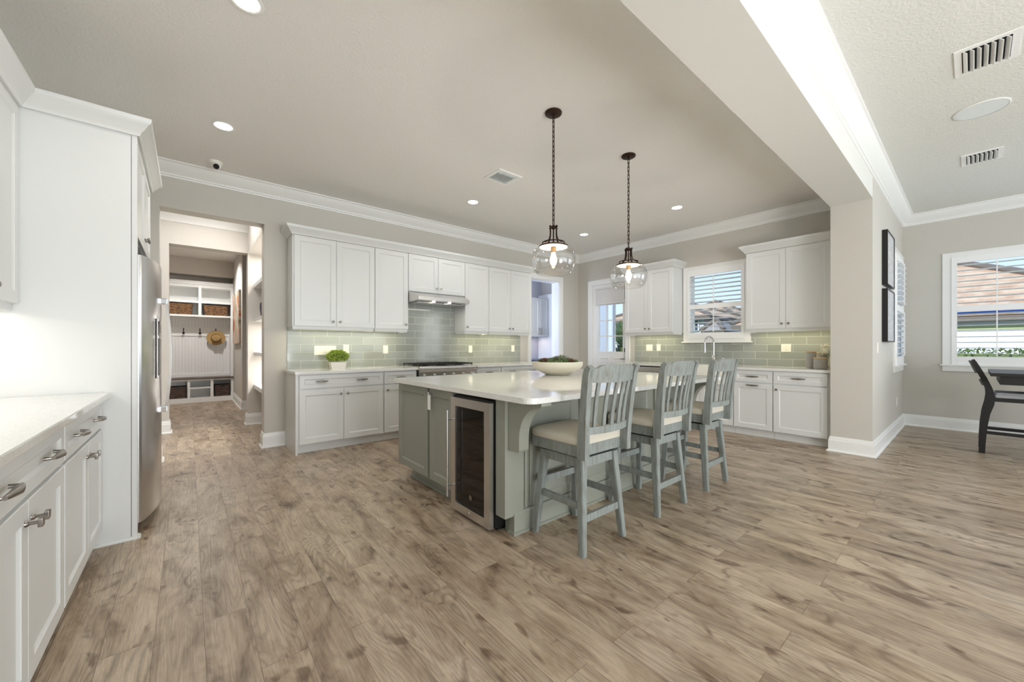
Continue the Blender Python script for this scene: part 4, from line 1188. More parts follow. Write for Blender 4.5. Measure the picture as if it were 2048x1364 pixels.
# kitchen exterior door
dr = bpy.data.objects.new('door_1', None); COL.objects.link(dr); dr.location = (WB+0.04, 4.655, 0); dr['kind'] = 'structure'; dr['label'] = 'white half-glass back door with a blind'
m = MB(FBw)
FD = FBw
u0, u1, zt = -5.045, -4.265, 2.455
g0, g1, gz0, gz1 = -4.905, -4.325, 1.10, 2.36
n0, n1 = -0.065, -0.022
m.box(u0, g0, n0, n1, 0.005, zt); m.box(g1, u1, n0, n1, 0.005, zt); m.box(g0, g1, n0, n1, 0.005, gz0); m.box(g0, g1, n0, n1, gz1, zt)
bmesh.ops.remove_doubles(m.bm, verts=m.bm.verts, dist=1e-5)
leafo = m.build('door_leaf', 'trim_paint', dr)
for a, b in ((-4.91, -4.645), (-4.59, -4.325)):
    shaker(FBw @ Matrix.Translation((0, n1-0.001, 0)), a, b, 0.22, 1.00, t=0.010, rail=0.03, rec=0.008).build('door_panel', 'trim_paint', leafo)
m = MB(FBw)
for a in (0, 1, 2, 3):
    uu = g0+(g1-g0)*a/3
    m.box(uu-0.010, uu+0.010, n1-0.016, n1+0.006, gz0-0.004, gz1+0.004)
for a in range(5):
    zz = gz0+a*0.316
    m.box(g0-0.003, g1+0.003, n1-0.015, n1+0.005, zz-0.010, zz+0.010)
m.build('muntins', 'trim_paint', leafo)
MB(FBw).box(g0, g1, -0.046, -0.042, gz0, gz1).build('pane', 'pane_glass', leafo)
m = MB(FBw)
m.box(-4.29, -4.250, n1, n1+0.022, 1.10, 1.18, 0.004); m.build('keypad_lock', 'black_plastic', leafo)
MB(FBw).box(-4.285, -4.255, n1, n1+0.015, 0.99, 1.095, 0.004).build('lock_plate', 'nickel', leafo)
MB(FBw).tube([(-4.27, n1, 0.97), (-4.27, n1+0.05, 0.97), (-4.36, n1+0.055, 0.97)], 0.009, 10).build('lever', 'nickel', leafo, smooth=50)
m = MB(); m.box(WB+0.0, WB+0.15, 5.045, 5.055, 0, 2.46); m.box(WB, WB+0.15, 4.255, 4.265, 0, 2.46); m.box(WB, WB+0.15, 4.26, 5.05, 2.455, 2.465)
struct(m.build('trim_door_jamb', 'trim_paint'))
th = thing('door_blind', 'raised pale fabric blind at the top of the back door glass', 'blind', (WB, 4.615, 2.07))
MB(FBw).box(-4.97, -4.262, -0.018, 0.022, 2.36, 2.395, 0.003).build('head_rail', 'shade_fabric', th)
m = MB(FBw)
for k in range(12): m.box(-4.96, -4.272, -0.014+0.003*(k % 2), 0.016+0.003*(k % 2), 2.10+k*0.0215, 2.1205+k*0.0215)
m.build('pleats', 'shade_fabric', th)
MB(FBw).box(-4.965, -4.268, -0.018, 0.020, 2.055, 2.098, 0.004).build('bottom_rail', 'shade_fabric', th)
m = MB(FBw)
for k in range(16): m.ball((-4.258, 0.03, 2.13+k*0.019), 0.0075, 1)
m.build('bead_cord', 'black_plastic', th)

# ------------------------------------------------------------------ bar stools (local: faces +y, centre on floor)
def make_stool():
    th = thing('bar_stool', '', 'stool', (0, 0, 0))
    W = 'stool_wood'
    for sx_ in (-1, 1):
        for sy_ in (-1, 1):
            bx_, by_, tx_, ty_ = 0.196*sx_, 0.196*sy_, 0.150*sx_, 0.150*sy_
            def sq(cx, cy, z, h): return [(cx-h, cy-h, z), (cx+h, cy-h, z), (cx+h, cy+h, z), (cx-h, cy+h, z)]
            m = MB(); m.hexa(sq(bx_, by_, 0, 0.019), sq(tx_, ty_, 0.545, 0.025))
            es = [e for e in m.bm.edges if abs(e.verts[0].co.z-e.verts[1].co.z) > 0.3]
            bmesh.ops.bevel(m.bm, geom=es, offset=0.004, segments=2, affect='EDGES')
            m.build('leg', W, th)
    def at(z): return 0.196-(0.046)*z/0.545
    for (z, kind) in ((0.20, 'back'), (0.34, 'front')):
        a = at(z); y = -a if kind == 'back' else a
        MB().box(-a+0.015, a-0.015, y-0.011, y+0.011, z-0.022, z+0.022, 0.003).build('stretcher', W, th)
    for s_ in (-1, 1):
        z = 0.27; a = at(z)
        MB().box(s_*a-0.011, s_*a+0.011, -a+0.015, a-0.015, z-0.020, z+0.020, 0.003).build('stretcher', W, th)
    m = MB()
    for s_ in (-1, 1):
        m.box(-0.145, 0.145, s_*0.155-0.012, s_*0.155+0.012, 0.490, 0.545, 0.002); m.box(s_*0.155-0.012, s_*0.155+0.012, -0.145, 0.145, 0.490, 0.545, 0.002)
    m.build('base_apron', W, th)
    MB().box(-0.13, 0.13, -0.13, 0.13, 0.538, 0.560).build('swivel_plate', 'black_iron', th)
    m = MB(); m.prism(rrect(-0.210, 0.210, -0.185, 0.225, 0.02, 4), 0.565, 0.630, 'z'); m.build('seat_frame', W, th)
    # cushion: domed rounded slab
    m = MB(); R = []
    N = 44
    def outl(s_, z):
        P = []
        for k in range(N):
            a = 2*pi*k/N; c_, q = cos(a), sin(a)
            e = 0.22
            px = 0.222*math.copysign(abs(c_)**e, c_)*s_
            py = 0.222*math.copysign(abs(q)**e, q)*s_+0.012
            if py < -0.185: py = -0.185
            P.append((px, py, z))
        return P
    rings = [outl(0.97, 0.630), outl(1.0, 0.640), outl(1.0, 0.662), outl(0.97, 0.675), outl(0.90, 0.684), outl(0.65, 0.695), outl(0.25, 0.700)]
    vr = [[m.bm.verts.new(p) for p in r] for r in rings]
    for A, B in zip(vr, vr[1:]):
        for k in range(N): m.bm.faces.new((A[k], A[(k+1) % N], B[(k+1) % N], B[k]))
    m.bm.faces.new(vr[0][::-1]); m.bm.faces.new(vr[-1])
    m.build('cushion', 'seat_fabric', th, smooth=60)
    # back posts with scrolled tops
    def by(z): # lean
        t_ = max(0.0, (z-0.62)/0.47); return -0.208-0.055*t_**1.3
    for s_ in (-1, 1):
        P = [(s_*(0.204+0.022*max(0, (z-0.62)/0.47)), by(z), z) for z in (0.558, 0.62, 0.70, 0.80, 0.90, 0.98, 1.04)]
        x_ = s_*0.226
        P += [(x_, by(1.04)-0.010, 1.070), (x_, by(1.04)-0.026, 1.092)]
        MB().strip(P, 0.040, [0.058, 0.060, 0.056, 0.050, 0.046, 0.044, 0.042, 0.038, 0.026], (1, 0, 0)).build('back_post', W, th)
    # crest rail: curved in plan, shaped top
    m = MB(); n = 20; F_, B_ = [], []
    def cy(u): return -0.048*(1-u*u)
    rows = []
    for k in range(n+1):
        u = -1+2*k/n; x_ = 0.208*u
        au = abs(u)
        top = 1.100 if au < 0.66 else (1.100-0.022*min(1, (au-0.66)/0.18) if au < 0.84 else 1.078)
        bot = 1.000-0.004*(1-u*u)
        rows.append([m.bm.verts.new(p) for p in ((x_, by(1.0)+cy(u)+0.011, bot), (x_, by(1.09)+cy(u)+0.011, top), (x_, by(1.09)+cy(u)-0.011, top), (x_, by(1.0)+cy(u)-0.011, bot))])
    for A, B in zip(rows, rows[1:]):
        for q in range(4): m.bm.faces.new((A[q], A[(q+1) % 4], B[(q+1) % 4], B[q]))
    m.bm.faces.new(rows[0][::-1]); m.bm.faces.new(rows[-1])
    m.build('crest_rail', W, th, smooth=40)
    m = MB(); rows = []
    for k in range(n+1):
        u = -1+2*k/n; x_ = 0.200*u; yc = by(0.72)+cy(u)*0.75
        rows.append([m.bm.verts.new(p) for p in ((x_, yc+0.012, 0.700), (x_, yc+0.012, 0.742), (x_, yc-0.012, 0.742), (x_, yc-0.012, 0.700))])
    for A, B in zip(rows, rows[1:]):
        for q in range(4): m.bm.faces.new((A[q], A[(q+1) % 4], B[(q+1) % 4], B[q]))
    m.bm.faces.new(rows[0][::-1]); m.bm.faces.new(rows[-1])
    m.build('lower_rail', W, th, smooth=40)
    for k in range(5):
        u = -0.68+0.34*k; x_ = 0.205*u
        P = []
        ya, yb = by(0.72)+cy(u)*0.75, by(1.0)+cy(u)
        for q in range(5):
            f = q/4
            P.append((x_*(1+0.06*f), ya+(yb-ya)*f+0.006*sin(pi*f), 0.735+0.27*f))
        MB().strip(P, 0.028, 0.011, (1, 0, 0)).build('slat', W, th)
    return th
st = make_stool()
SY = 1.632
spots = [(1.925, SY, 'distressed grey-blue bar stool nearest the camera, at the near end of the island'),
         (2.735, SY-0.005, 'distressed grey-blue bar stool in the middle of the three at the island'),
         (3.50, SY-0.01, 'distressed grey-blue bar stool farthest from the camera, at the far end of the island')]
for i, (x, y, lab) in enumerate(spots):
    o = st if i == 0 else dup(st, (x, y, 0), 0.0)
    o.location = (x, y, 0); o['label'] = lab; o['group'] = 'bar stools along the island'

# ------------------------------------------------------------------ dining chair and table (right edge)
def make_dchair(x, y):
    """facing -y; local x across, y back(+)"""
    th = thing('dining_chair', 'black wooden counter-height chair pushed under the dark dining table', 'chair', (x, y, 0))
    K = 'black_wood'
    for s_ in (-1, 1):
        P = [(x+s_*0.20, y+q, z) for q, z in ((0.235, 0.0), (0.232, 0.12), (0.222, 0.30), (0.205, 0.45), (0.180, 0.56), (0.172, 0.64), (0.182, 0.72), (0.212, 0.82), (0.25, 0.92), (0.285, 1.01), (0.30, 1.05))]
        MB().strip(P, 0.042, [0.046, 0.050, 0.054, 0.060, 0.068, 0.066, 0.054, 0.046, 0.042, 0.036, 0.024], (1, 0, 0)).build('rear_leg', K, th)
        MB().box(x+s_*0.20-0.022, x+s_*0.20+0.022, y-0.215, y-0.17, 0, 0.63, 0.003).build('front_leg', K, th)
        MB().box(x+s_*0.20-0.011, x+s_*0.20+0.011, y-0.18, y+0.20, 0.22, 0.255, 0.002).build('stretcher', K, th)
        MB().box(x+s_*0.20-0.012, x+s_*0.20+0.012, y-0.18, y+0.17, 0.59, 0.635, 0.002).build('seat_rail', K, th)
    MB().box(x-0.19, x+0.19, y-0.205, y-0.18, 0.20, 0.235, 0.002).build('stretcher', K, th)
    MB().box(x-0.19, x+0.19, y+0.205, y+0.225, 0.30, 0.335, 0.002).build('stretcher', K, th)
    MB().box(x-0.19, x+0.19, y-0.205, y-0.18, 0.59, 0.635, 0.002).build('seat_rail', K, th)
    m = MB(); m.prism(rrect(x-0.215, x+0.215, y-0.225, y+0.155, 0.03, 4), 0.636, 0.690, 'z')
    bmesh.ops.bevel(m.bm, geom=[e for e in m.bm.edges if min(v.co.z for v in e.verts) > 0.68], offset=0.018, segments=4, affect='EDGES')
    m.build('seat_cushion', 'chair_cushion', th, smooth=50)
    for z0, z1 in ((0.90, 1.04), (0.76, 0.82)):
        P = []
        m = MB(); rows = []
        for k in range(11):
            u = -1+k*0.2
            def yy(z): return y+0.182+(z-0.72)*0.36+0.03*(1-u*u)
            rows.append([m.bm.verts.new(p) for p in ((x+0.19*u, yy(z0)-0.010, z0), (x+0.19*u, yy(z1)-0.010, z1), (x+0.19*u, yy(z1)+0.010, z1), (x+0.19*u, yy(z0)+0.010, z0))])
        for A, B in zip(rows, rows[1:]):
            for q in range(4): m.bm.faces.new((A[q], A[(q+1) % 4], B[(q+1) % 4], B[q]))
        m.bm.faces.new(rows[0][::-1]); m.bm.faces.new(rows[-1])
        m.build('back_rail', K, th, smooth=40)
    return th
make_dchair(7.10, -0.30)
th = thing('dining_table', 'dark counter-height dining table at the right edge of the photo', 'table', (7.1, -1.0, 0))
MB().box(6.50, 7.70, -1.80, -0.12, 0.890, 0.925, 0.004).build('tabletop', 'black_wood', th)
m = MB(); m.box(6.58, 7.62, -1.72, -0.185, 0.80, 0.890)
m.build('apron', 'black_wood', th)
for a in (6.66, 7.54):
    for b in (-1.65, -0.62): MB().box(a-0.04, a+0.04, b-0.04, b+0.04, 0, 0.80, 0.004).build('leg', 'black_wood', th)

# ------------------------------------------------------------------ things on the counters
# boxwood plant
px, py = 1.455, 5.20
th = thing('potted_plant', 'small bushy green plant in a white rectangular pot on the counter', 'plant', (px, py, CT))
MB().hexa([(px-0.082, py-0.05, CT), (px+0.082, py-0.05, CT), (px+0.082, py+0.05, CT), (px-0.082, py+0.05, CT)],
          [(px-0.095, py-0.06, CT+0.085), (px+0.095, py-0.06, CT+0.085), (px+0.095, py+0.06, CT+0.085), (px-0.095, py+0.06, CT+0.085)]).build('pot', 'pot_white', th)
m = MB(); random.seed(11)
for k in range(1500):
    v = Vector((random.gauss(0, 1), random.gauss(0, 1), random.gauss(0, 1))).normalized()
    if v.z < -0.8: v.z = -v.z
    r = random.uniform(0.72, 1.0)
    c = (px+v.x*0.135*r, py+v.y*0.095*r, CT+0.150+v.z*0.080*r)
    leaf(m, c, math.atan2(v.y, v.x)+random.uniform(-1, 1), random.uniform(-0.2, 1.3), random.uniform(0.018, 0.030), 0.016, 0.15)
f_ = m.build('foliage', 'boxwood', th)
f_['kind'] = 'stuff'
MB().ball((px, py, CT+0.145), 1.0, 3, (0.085, 0.055, 0.050)).build('inner_foliage', 'hedge_leaf', th)['kind'] = 'stuff'
# canisters, tray, vase
def canister(x, y, r, h, label):
    th = thing('canister', label, 'canister', (x, y, CT))
    MB().lathe([(0, 0), (r-0.008, 0), (r-0.002, 0.006), (r, 0.02), (r, h-0.004), (r-0.003, h)], x, y, CT, 36, cap=True).build('jar', 'canister_grey', th, smooth=40)
    MB().lathe([(r-0.001, h+0.0005), (r+0.001, h+0.002), (r+0.001, h+0.012), (r-0.003, h+0.015), (0, h+0.015)], x, y, CT, 36, cap=False).build('lid', 'bamboo', th, smooth=40)
    return th
canister(6.17, 1.345, 0.056, 0.205, 'tall grey canister with a wooden lid, left of the group')
canister(6.05, 1.225, 0.068, 0.128, 'short wide grey canister with a wooden lid, in front')
canister(6.30, 1.260, 0.052, 0.190, 'grey canister with a wooden lid, at the back of the group')
th = thing('flower_vase', 'cream vase of white flowers half hidden by the wall end', 'vase', (6.22, 1.13, CT))
MB().lathe([(0, 0), (0.045, 0), (0.055, 0.05), (0.05, 0.12), (0.035, 0.17), (0.04, 0.19)], 6.22, 1.125, CT, 28).build('vase', 'bowl_cream', th, smooth=50)
m = MB(); random.seed(5)
for k in range(26):
    c = (6.21+random.uniform(-0.06, 0.05), 1.15+random.uniform(-0.07, 0.08), CT+0.24+random.uniform(-0.05, 0.07))
    for j in range(9): leaf(m, c, j*0.7, 0.3+0.1*(j % 3), 0.034, 0.028, 0.2)
    m.ball(c, 0.016, 1)
m.build('blossoms', 'flower_white', th, smooth=60)['kind'] = 'stuff'

# outlets and switches
def plate(F, u, z, w, h, kind, label, gangs=1, hor=False):
    c = F @ Vector((u, 0, z))
    th = thing('wall_switch' if kind == 's' else 'wall_outlet', label, 'switch' if kind == 's' else 'outlet', tuple(c))
    MB(F).box(u-w/2, u+w/2, 0, 0.006, z-h/2, z+h/2, 0.002).build('cover_plate', 'white_plastic', th)
    if kind == 's':
        for g in range(gangs):
            uu = u-w/2+w*(g+0.5)/gangs
            MB(F).box(uu-0.014, uu+0.014, 0.006, 0.010, z-0.030, z+0.030, 0.001).build('rocker', 'white_plastic', th)
    else:
        for q in (-1, 1):
            cu, cz = (u+q*0.022, z) if hor else (u, z+q*0.022)
            MB(F).box(cu-0.015, cu+0.015, 0.006, 0.008, cz-0.015, cz+0.015, 0.001).build('socket', 'white_plastic', th)
            m = MB(F)
            for e in (-0.006, 0.006): m.box(cu+e-0.001, cu+e+0.001, 0.0075, 0.0085, cz-0.004, cz+0.006)
            m.build('slots', 'black_plastic', th)
    return th
FAt = frame((0, WA-0.010, 0), (1, 0, 0), (0, -1, 0))
FBt = frame((WB-0.010, 0, 0), (0, -1, 0), (-1, 0, 0))
plate(FAt, 1.362, 1.157, 0.265, 0.118, 's', 'wide white multi-switch plate on the tile left of the potted plant', 5)
plate(FAt, 1.622, 1.172, 0.074, 0.118, 'o', 'white outlet on the tile right above the potted plant')
plate(FAt, 2.165, 1.165, 0.074, 0.118, 's', 'white switch plate on the tile just left of the range')
plate(FAt, 3.620, 1.165, 0.074, 0.118, 's', 'white plate on the tile just right of the range')
plate(FAt, 4.550, 1.172, 0.074, 0.118, 's', 'white plate on the tile near the pantry opening')
plate(FBt, -3.757, 1.187, 0.125, 0.118, 's', 'white double switch plate on the tile left of the sink window', 2)
plate(FBt, -3.577, 1.190, 0.074, 0.118, 's', 'white single plate on the tile between double switch and sink window')
plate(FBt, -1.672, 1.187, 0.118, 0.112, 'o', 'white outlet plate on the tile left of the canisters')
plate(FNw, 6.02, 1.19, 0.074, 0.118, 's', 'white light switch on the wall below the framed pictures')
plate(FNw, 7.75, 0.42, 0.074, 0.118, 'o', 'white wall outlet low beside the side window')
plate(frame((0, 1.879, 0), (1, 0, 0), (0, -1, 0)), 2.46, 0.805, 0.10, 0.06, 'o', 'outlet plate on the island back below the worktop', hor=True) if False else None

# framed pictures
def picture(x0, x1, z0, z1, label):
    th = thing('framed_picture', label, 'picture', ((x0+x1)/2, YB0, z0))
    m = MB(); y0, y1 = YB0-0.052, YB0-0.001; w = 0.014
    m.box(x0, x0+w, y0, y1, z0, z1); m.box(x1-w, x1, y0, y1, z0, z1); m.box(x0+w, x1-w, y0, y1, z0, z0+w); m.box(x0+w, x1-w, y0, y1, z1-w, z1)
    m.build('frame', 'black_wood', th)
    MB().box(x0+w, x1-w, y0+0.006, y0+0.012, z0+w, z1-w).build('print', 'print_reflection', th)
picture(6.36, 6.99, 1.945, 2.60, 'upper of two black box-framed prints paled by painted reflection on the wall by the side window')
picture(6.36, 6.99, 1.262, 1.90, 'lower of two black box-framed prints paled by painted reflection on the wall by the side window')

# ------------------------------------------------------------------ hall niche and mudroom
def shelf(z0, z1, label):
    m = MB(); m.box(0.775, 1.218, 5.622, 7.178, z0, z1, 0.002)
    tag(m.build('niche_shelf', 'trim_paint'), label, 'shelf')
shelf(0.56, 0.62, 'lowest white floating shelf in the hall niche'); shelf(1.07, 1.12, 'second white floating shelf from the bottom in the hall niche')
shelf(1.588, 1.64, 'third white floating shelf from the bottom in the hall niche'); shelf(2.115, 2.17, 'topmost white floating shelf in the hall niche')
add_light('niche_lamp_top', 'AREA', (0.98, 6.4, 2.62), 9, (1, 0.97, 0.93), 0.1, 1.2, direction=(0, 0, -1))
add_light('niche_lamp_mid', 'AREA', (0.98, 6.4, 1.57), 9, (1, 0.97, 0.93), 0.1, 1.2, direction=(0, 0, -1))
add_light('niche_lamp_low', 'AREA', (0.98, 6.4, 1.05), 9, (1, 0.97, 0.93), 0.1, 1.2, direction=(0, 0, -1))
add_light('hall_lamp', 'AREA', (0.2, 6.3, 3.10), 13, (1, 0.98, 0.95), 1.1, direction=(0, 0, -1))
# dark heart ornament standing on the third shelf
m = MB(); P = []
for k in range(24):
    a = 2*pi*k/24
    P.append((6.62+0.105*(16*sin(a)**3)/16, 1.76+0.105*(13*cos(a)-5*cos(2*a)-2*cos(3*a)-cos(4*a))/15))
zmn = min(p[1] for p in P); P = [(p[0], p[1]-zmn+1.6405) for p in P]
m.prism(P, 0.80, 0.83, 'x')
tag(m.build('heart_ornament', 'dark_navy'), 'dark slate heart-shaped ornament standing in the hall niche', 'ornament')

# locker / bench built-in
th = thing('mudroom_locker', 'white built-in mudroom bench with beadboard back and open cubbies', 'locker', (0.0, 11.0, 0))
LX0, LX1 = -1.10, 0.785
b_ = MB()
b_.box(LX0, LX1, 10.80, 11.215, 0.0, 0.100); b_.box(LX0, LX1, 10.80, 11.215, 0.470, 0.500)
for a, c_ in ((LX0, -0.98), (-0.70, -0.65), (-0.020, 0.025), (0.371, 0.423), (0.735, LX1)): b_.box(a, c_, 10.80, 11.20, 0.1, 0.47)
b_.box(LX0+0.002, LX1-0.002, 11.20, 11.213, 0.101, 0.469); b_.box(0.025, 0.371, 10.81, 11.20, 0.297, 0.325)
b_.build('bench_base', 'trim_paint', th)
MB().box(LX0, LX1, 10.775, 11.215, 0.500, 0.532, 0.003).build('seat', 'seat_wood_dark', th)
MB().box(LX0, LX1-0.05, 11.195, 11.215, 0.532, 1.86).build('beadboard_panel', 'beadboard', th)
MB().box(LX0, LX1-0.05, 11.180, 11.195, 1.445, 1.635, 0.002).build('hook_rail', 'trim_paint', th)
MB().box(LX0, LX1-0.05, 11.178, 11.195, 0.532, 0.605, 0.002).build('back_rail', 'trim_paint', th)
MB().box(0.735, LX1, 10.85, 11.215, 0.532, 1.86).build('side_panel', 'trim_paint', th)
b_ = MB()
b_.box(LX0, LX1, 10.85, 11.215, 1.86, 1.900); b_.box(LX0, LX1, 10.85, 11.215, 2.160, 2.205); b_.box(LX0, LX1, 10.85, 11.215, 2.500, 2.560); b_.box(LX0+0.002, LX1-0.002, 11.20, 11.213, 1.901, 2.499)
for a, c_ in ((LX0, -1.05), (-0.44, -0.39), (0.165, 0.216), (0.735, LX1)):
    b_.box(a, c_, 10.85, 11.20, 1.9, 2.16); b_.box(a, c_, 10.85, 11.20, 2.205, 2.5)
b_.build('upper_cubbies', 'trim_paint', th)
MB().box(LX0, LX1, 10.835, 11.215, 2.560, 2.615, 0.003).box(LX0, LX1, 10.82, 11.215, 2.615, 2.635, 0.003).build('crown', 'trim_paint', th)
def basket(x0, x1, y0, z0, z1, label, mat, name='woven_basket', cat='basket', dy=0.26):
    t_ = thing(name, label, cat, ((x0+x1)/2, y0+dy/2, z0))
    m = MB(); w = 0.014; s_ = 0.012
    def wall(bot, top): m.hexa(bot, top)
    m.box(x0+s_, x1-s_, y0+s_, y0+dy-s_, z0, z0+0.012)
    wall([(x0+s_, y0+s_, z0), (x1-s_, y0+s_, z0), (x1-s_, y0+s_+w, z0), (x0+s_, y0+s_+w, z0)], [(x0, y0, z1), (x1, y0, z1), (x1, y0+w, z1), (x0, y0+w, z1)])
    wall([(x0+s_, y0+dy-s_-w, z0), (x1-s_, y0+dy-s_-w, z0), (x1-s_, y0+dy-s_, z0), (x0+s_, y0+dy-s_, z0)], [(x0, y0+dy-w, z1), (x1, y0+dy-w, z1), (x1, y0+dy, z1), (x0, y0+dy, z1)])
    wall([(x0+s_, y0+s_, z0), (x0+s_+w, y0+s_, z0), (x0+s_+w, y0+dy-s_, z0), (x0+s_, y0+dy-s_, z0)], [(x0, y0, z1), (x0+w, y0, z1), (x0+w, y0+dy, z1), (x0, y0+dy, z1)])
    wall([(x1-s_-w, y0+s_, z0), (x1-s_, y0+s_, z0), (x1-s_, y0+dy-s_, z0), (x1-s_-w, y0+dy-s_, z0)], [(x1-w, y0, z1), (x1, y0, z1), (x1, y0+dy, z1), (x1-w, y0+dy, z1)])
    m.build('body', mat, t_)
    MB().tube([(x0+0.006, y0+0.006, z1), (x1-0.006, y0+0.006, z1), (x1-0.006, y0+dy-0.006, z1), (x0+0.006, y0+dy-0.006, z1)], 0.012, 8, closed=True).build('rim', mat, t_, smooth=50)
    return t_
basket(-0.34, 0.07, 10.87, 1.901, 2.125, 'brown woven basket in the left visible upper cubby of the mudroom locker', 'woven_rattan')
basket(0.255, 0.690, 10.87, 1.901, 2.110, 'brown woven basket in the right upper cubby of the mudroom locker', 'woven_rattan')
for x0, x1, lab in ((-0.32, -0.035, 'dark wooden crate in the lower left cubby of the mudroom bench'), (0.44, 0.725, 'dark wooden crate in the lower right cubby of the mudroom bench')):
    t_ = basket(x0, x1, 10.84, 0.101, 0.345, lab, 'crate_wood', 'wooden_crate', 'crate')
    MB().box((x0+x1)/2-0.045, (x0+x1)/2+0.045, 10.834, 10.840, 0.315, 0.345).build('hand_slot', 'black_plastic', t_)
def hook(x, label):
    t_ = thing('coat_hook', label, 'hook', (x, 11.18, 1.55))
    MB().box(x-0.008, x+0.008, 11.172, 11.1795, 1.50, 1.615, 0.002).build('plate', 'black_iron', t_)
    MB().tube([(x, 11.174, 1.525), (x, 11.14, 1.500), (x, 11.115, 1.515), (x, 11.11, 1.54)], [0.009, 0.008, 0.007, 0.010], 8).ball((x, 11.13, 1.505), 0.024, 2).build('prong', 'black_iron', t_, smooth=60)
    MB().tube([(x, 11.174, 1.60), (x, 11.14, 1.615)], [0.005, 0.008], 8).build('prong', 'black_iron', t_, smooth=60)
hook(-0.085, 'black coat hook at the left of the mudroom rail'); hook(0.196, 'black coat hook in the middle of the mudroom rail'); hook(0.480, 'black coat hook that carries the straw hat')
# hat hanging flat against the wall (crown towards the room)
th = thing('straw_hat', 'tan straw hat hanging on the mudroom hook', 'hat', (0.480, 11.10, 1.41))
m = MB(); rr = []
prof = [(0.085, -0.110), (0.088, -0.02), (0.095, 0.0), (0.13, 0.004), (0.172, -0.004), (0.174, 0.0), (0.13, 0.010), (0.09, 0.008)]
m.lathe([(0.0, -0.118), (0.04, -0.122), (0.075, -0.116)]+prof, 0.480, 11.085, 1.405, 40, 'y', cap=False)
for v in m.bm.verts:
    dz_ = (v.co.z-1.405)
    v.co.z = 1.405+dz_*0.92
    if v.co.y < 10.99: v.co.y += 0.022*math.exp(-((v.co.x-0.48)/0.02)**2)
m.build('hat_body', 'hat_straw', th, smooth=60)
m = MB(); m.lathe([(0.0905, -0.036), (0.0935, -0.008), (0.0885, -0.008), (0.0855, -0.036)], 0.480, 11.085, 1.405, 40, 'y', cap=False)
m.build('hat_band', 'hat_band', th, smooth=60)
# painting
th = thing('canvas_painting', 'tall abstract canvas with orange patches on the mudroom wall', 'painting', (0.78, 9.9, 1.27))
MB().box(0.752, 0.789, 9.25, 10.55, 1.27, 2.33).build('canvas', 'abstract_paint', th)

# ------------------------------------------------------------------ pantry
PF = frame((0, 6.22, 0), (1, 0, 0), (0, -1, 0))
th = thing('pantry_wall_cabinet', 'white two-door wall cabinet seen inside the pantry', 'cabinet', (5.8, 6.38, 1.43))
MB(PF).box(5.25, 6.28, -0.328, 0, 1.43, 2.29).build('body', 'cabinet_paint', th)
for a, b, k in ((5.25, 5.645, 5.60), (5.645, 6.008, 5.975), (6.008, 6.275, 6.04)):
    o = shaker(PF, a, b, 1.435, 2.285).build('door', 'cabinet_paint', th)
    pull(PF, k, 1.55, 0.02, o, 0.13, vertical=True)
MB().sweep(CC, [(5.25, 6.20), (6.28, 6.20)], 2.288).build('crown', 'cabinet_paint', th, smooth=35) if False else None
PB = frame((0, 5.98, 0), (1, 0, 0), (0, -1, 0))
base_unit(PB, 5.25, 6.28, 0.565, 'white base cabinet inside the pantry', [dict(u=(5.255, 5.76), z=dz, knobs=[(5.72, 0.65)]), dict(u=(5.76, 6.27), z=dz, knobs=[(5.80, 0.65)])])
counter('countertop', [(5.23, 5.94), (6.30, 5.94), (6.30, 6.549), (5.23, 6.549)], 'dark blue-grey countertop inside the pantry', mat='pantry_counter')
tag(MB().box(6.285, 6.395, 5.80, 6.54, 0, 2.42).build('pantry_side_panel', 'cabinet_paint'), 'tall white panel at the right of the pantry cabinets', 'panel') if False else None
m = MB(); m.box(6.285, 6.399, 5.90, 6.545, 0, 2.40)
struct(m.build('trim_pantry_side', 'trim_paint'))
add_light('pantry_under_cabinet_lamp', 'AREA', (5.8, 6.35, 1.41), 1.2, (1, 0.85, 0.75), 0.8, 0.05, direction=(0, 0, -1))

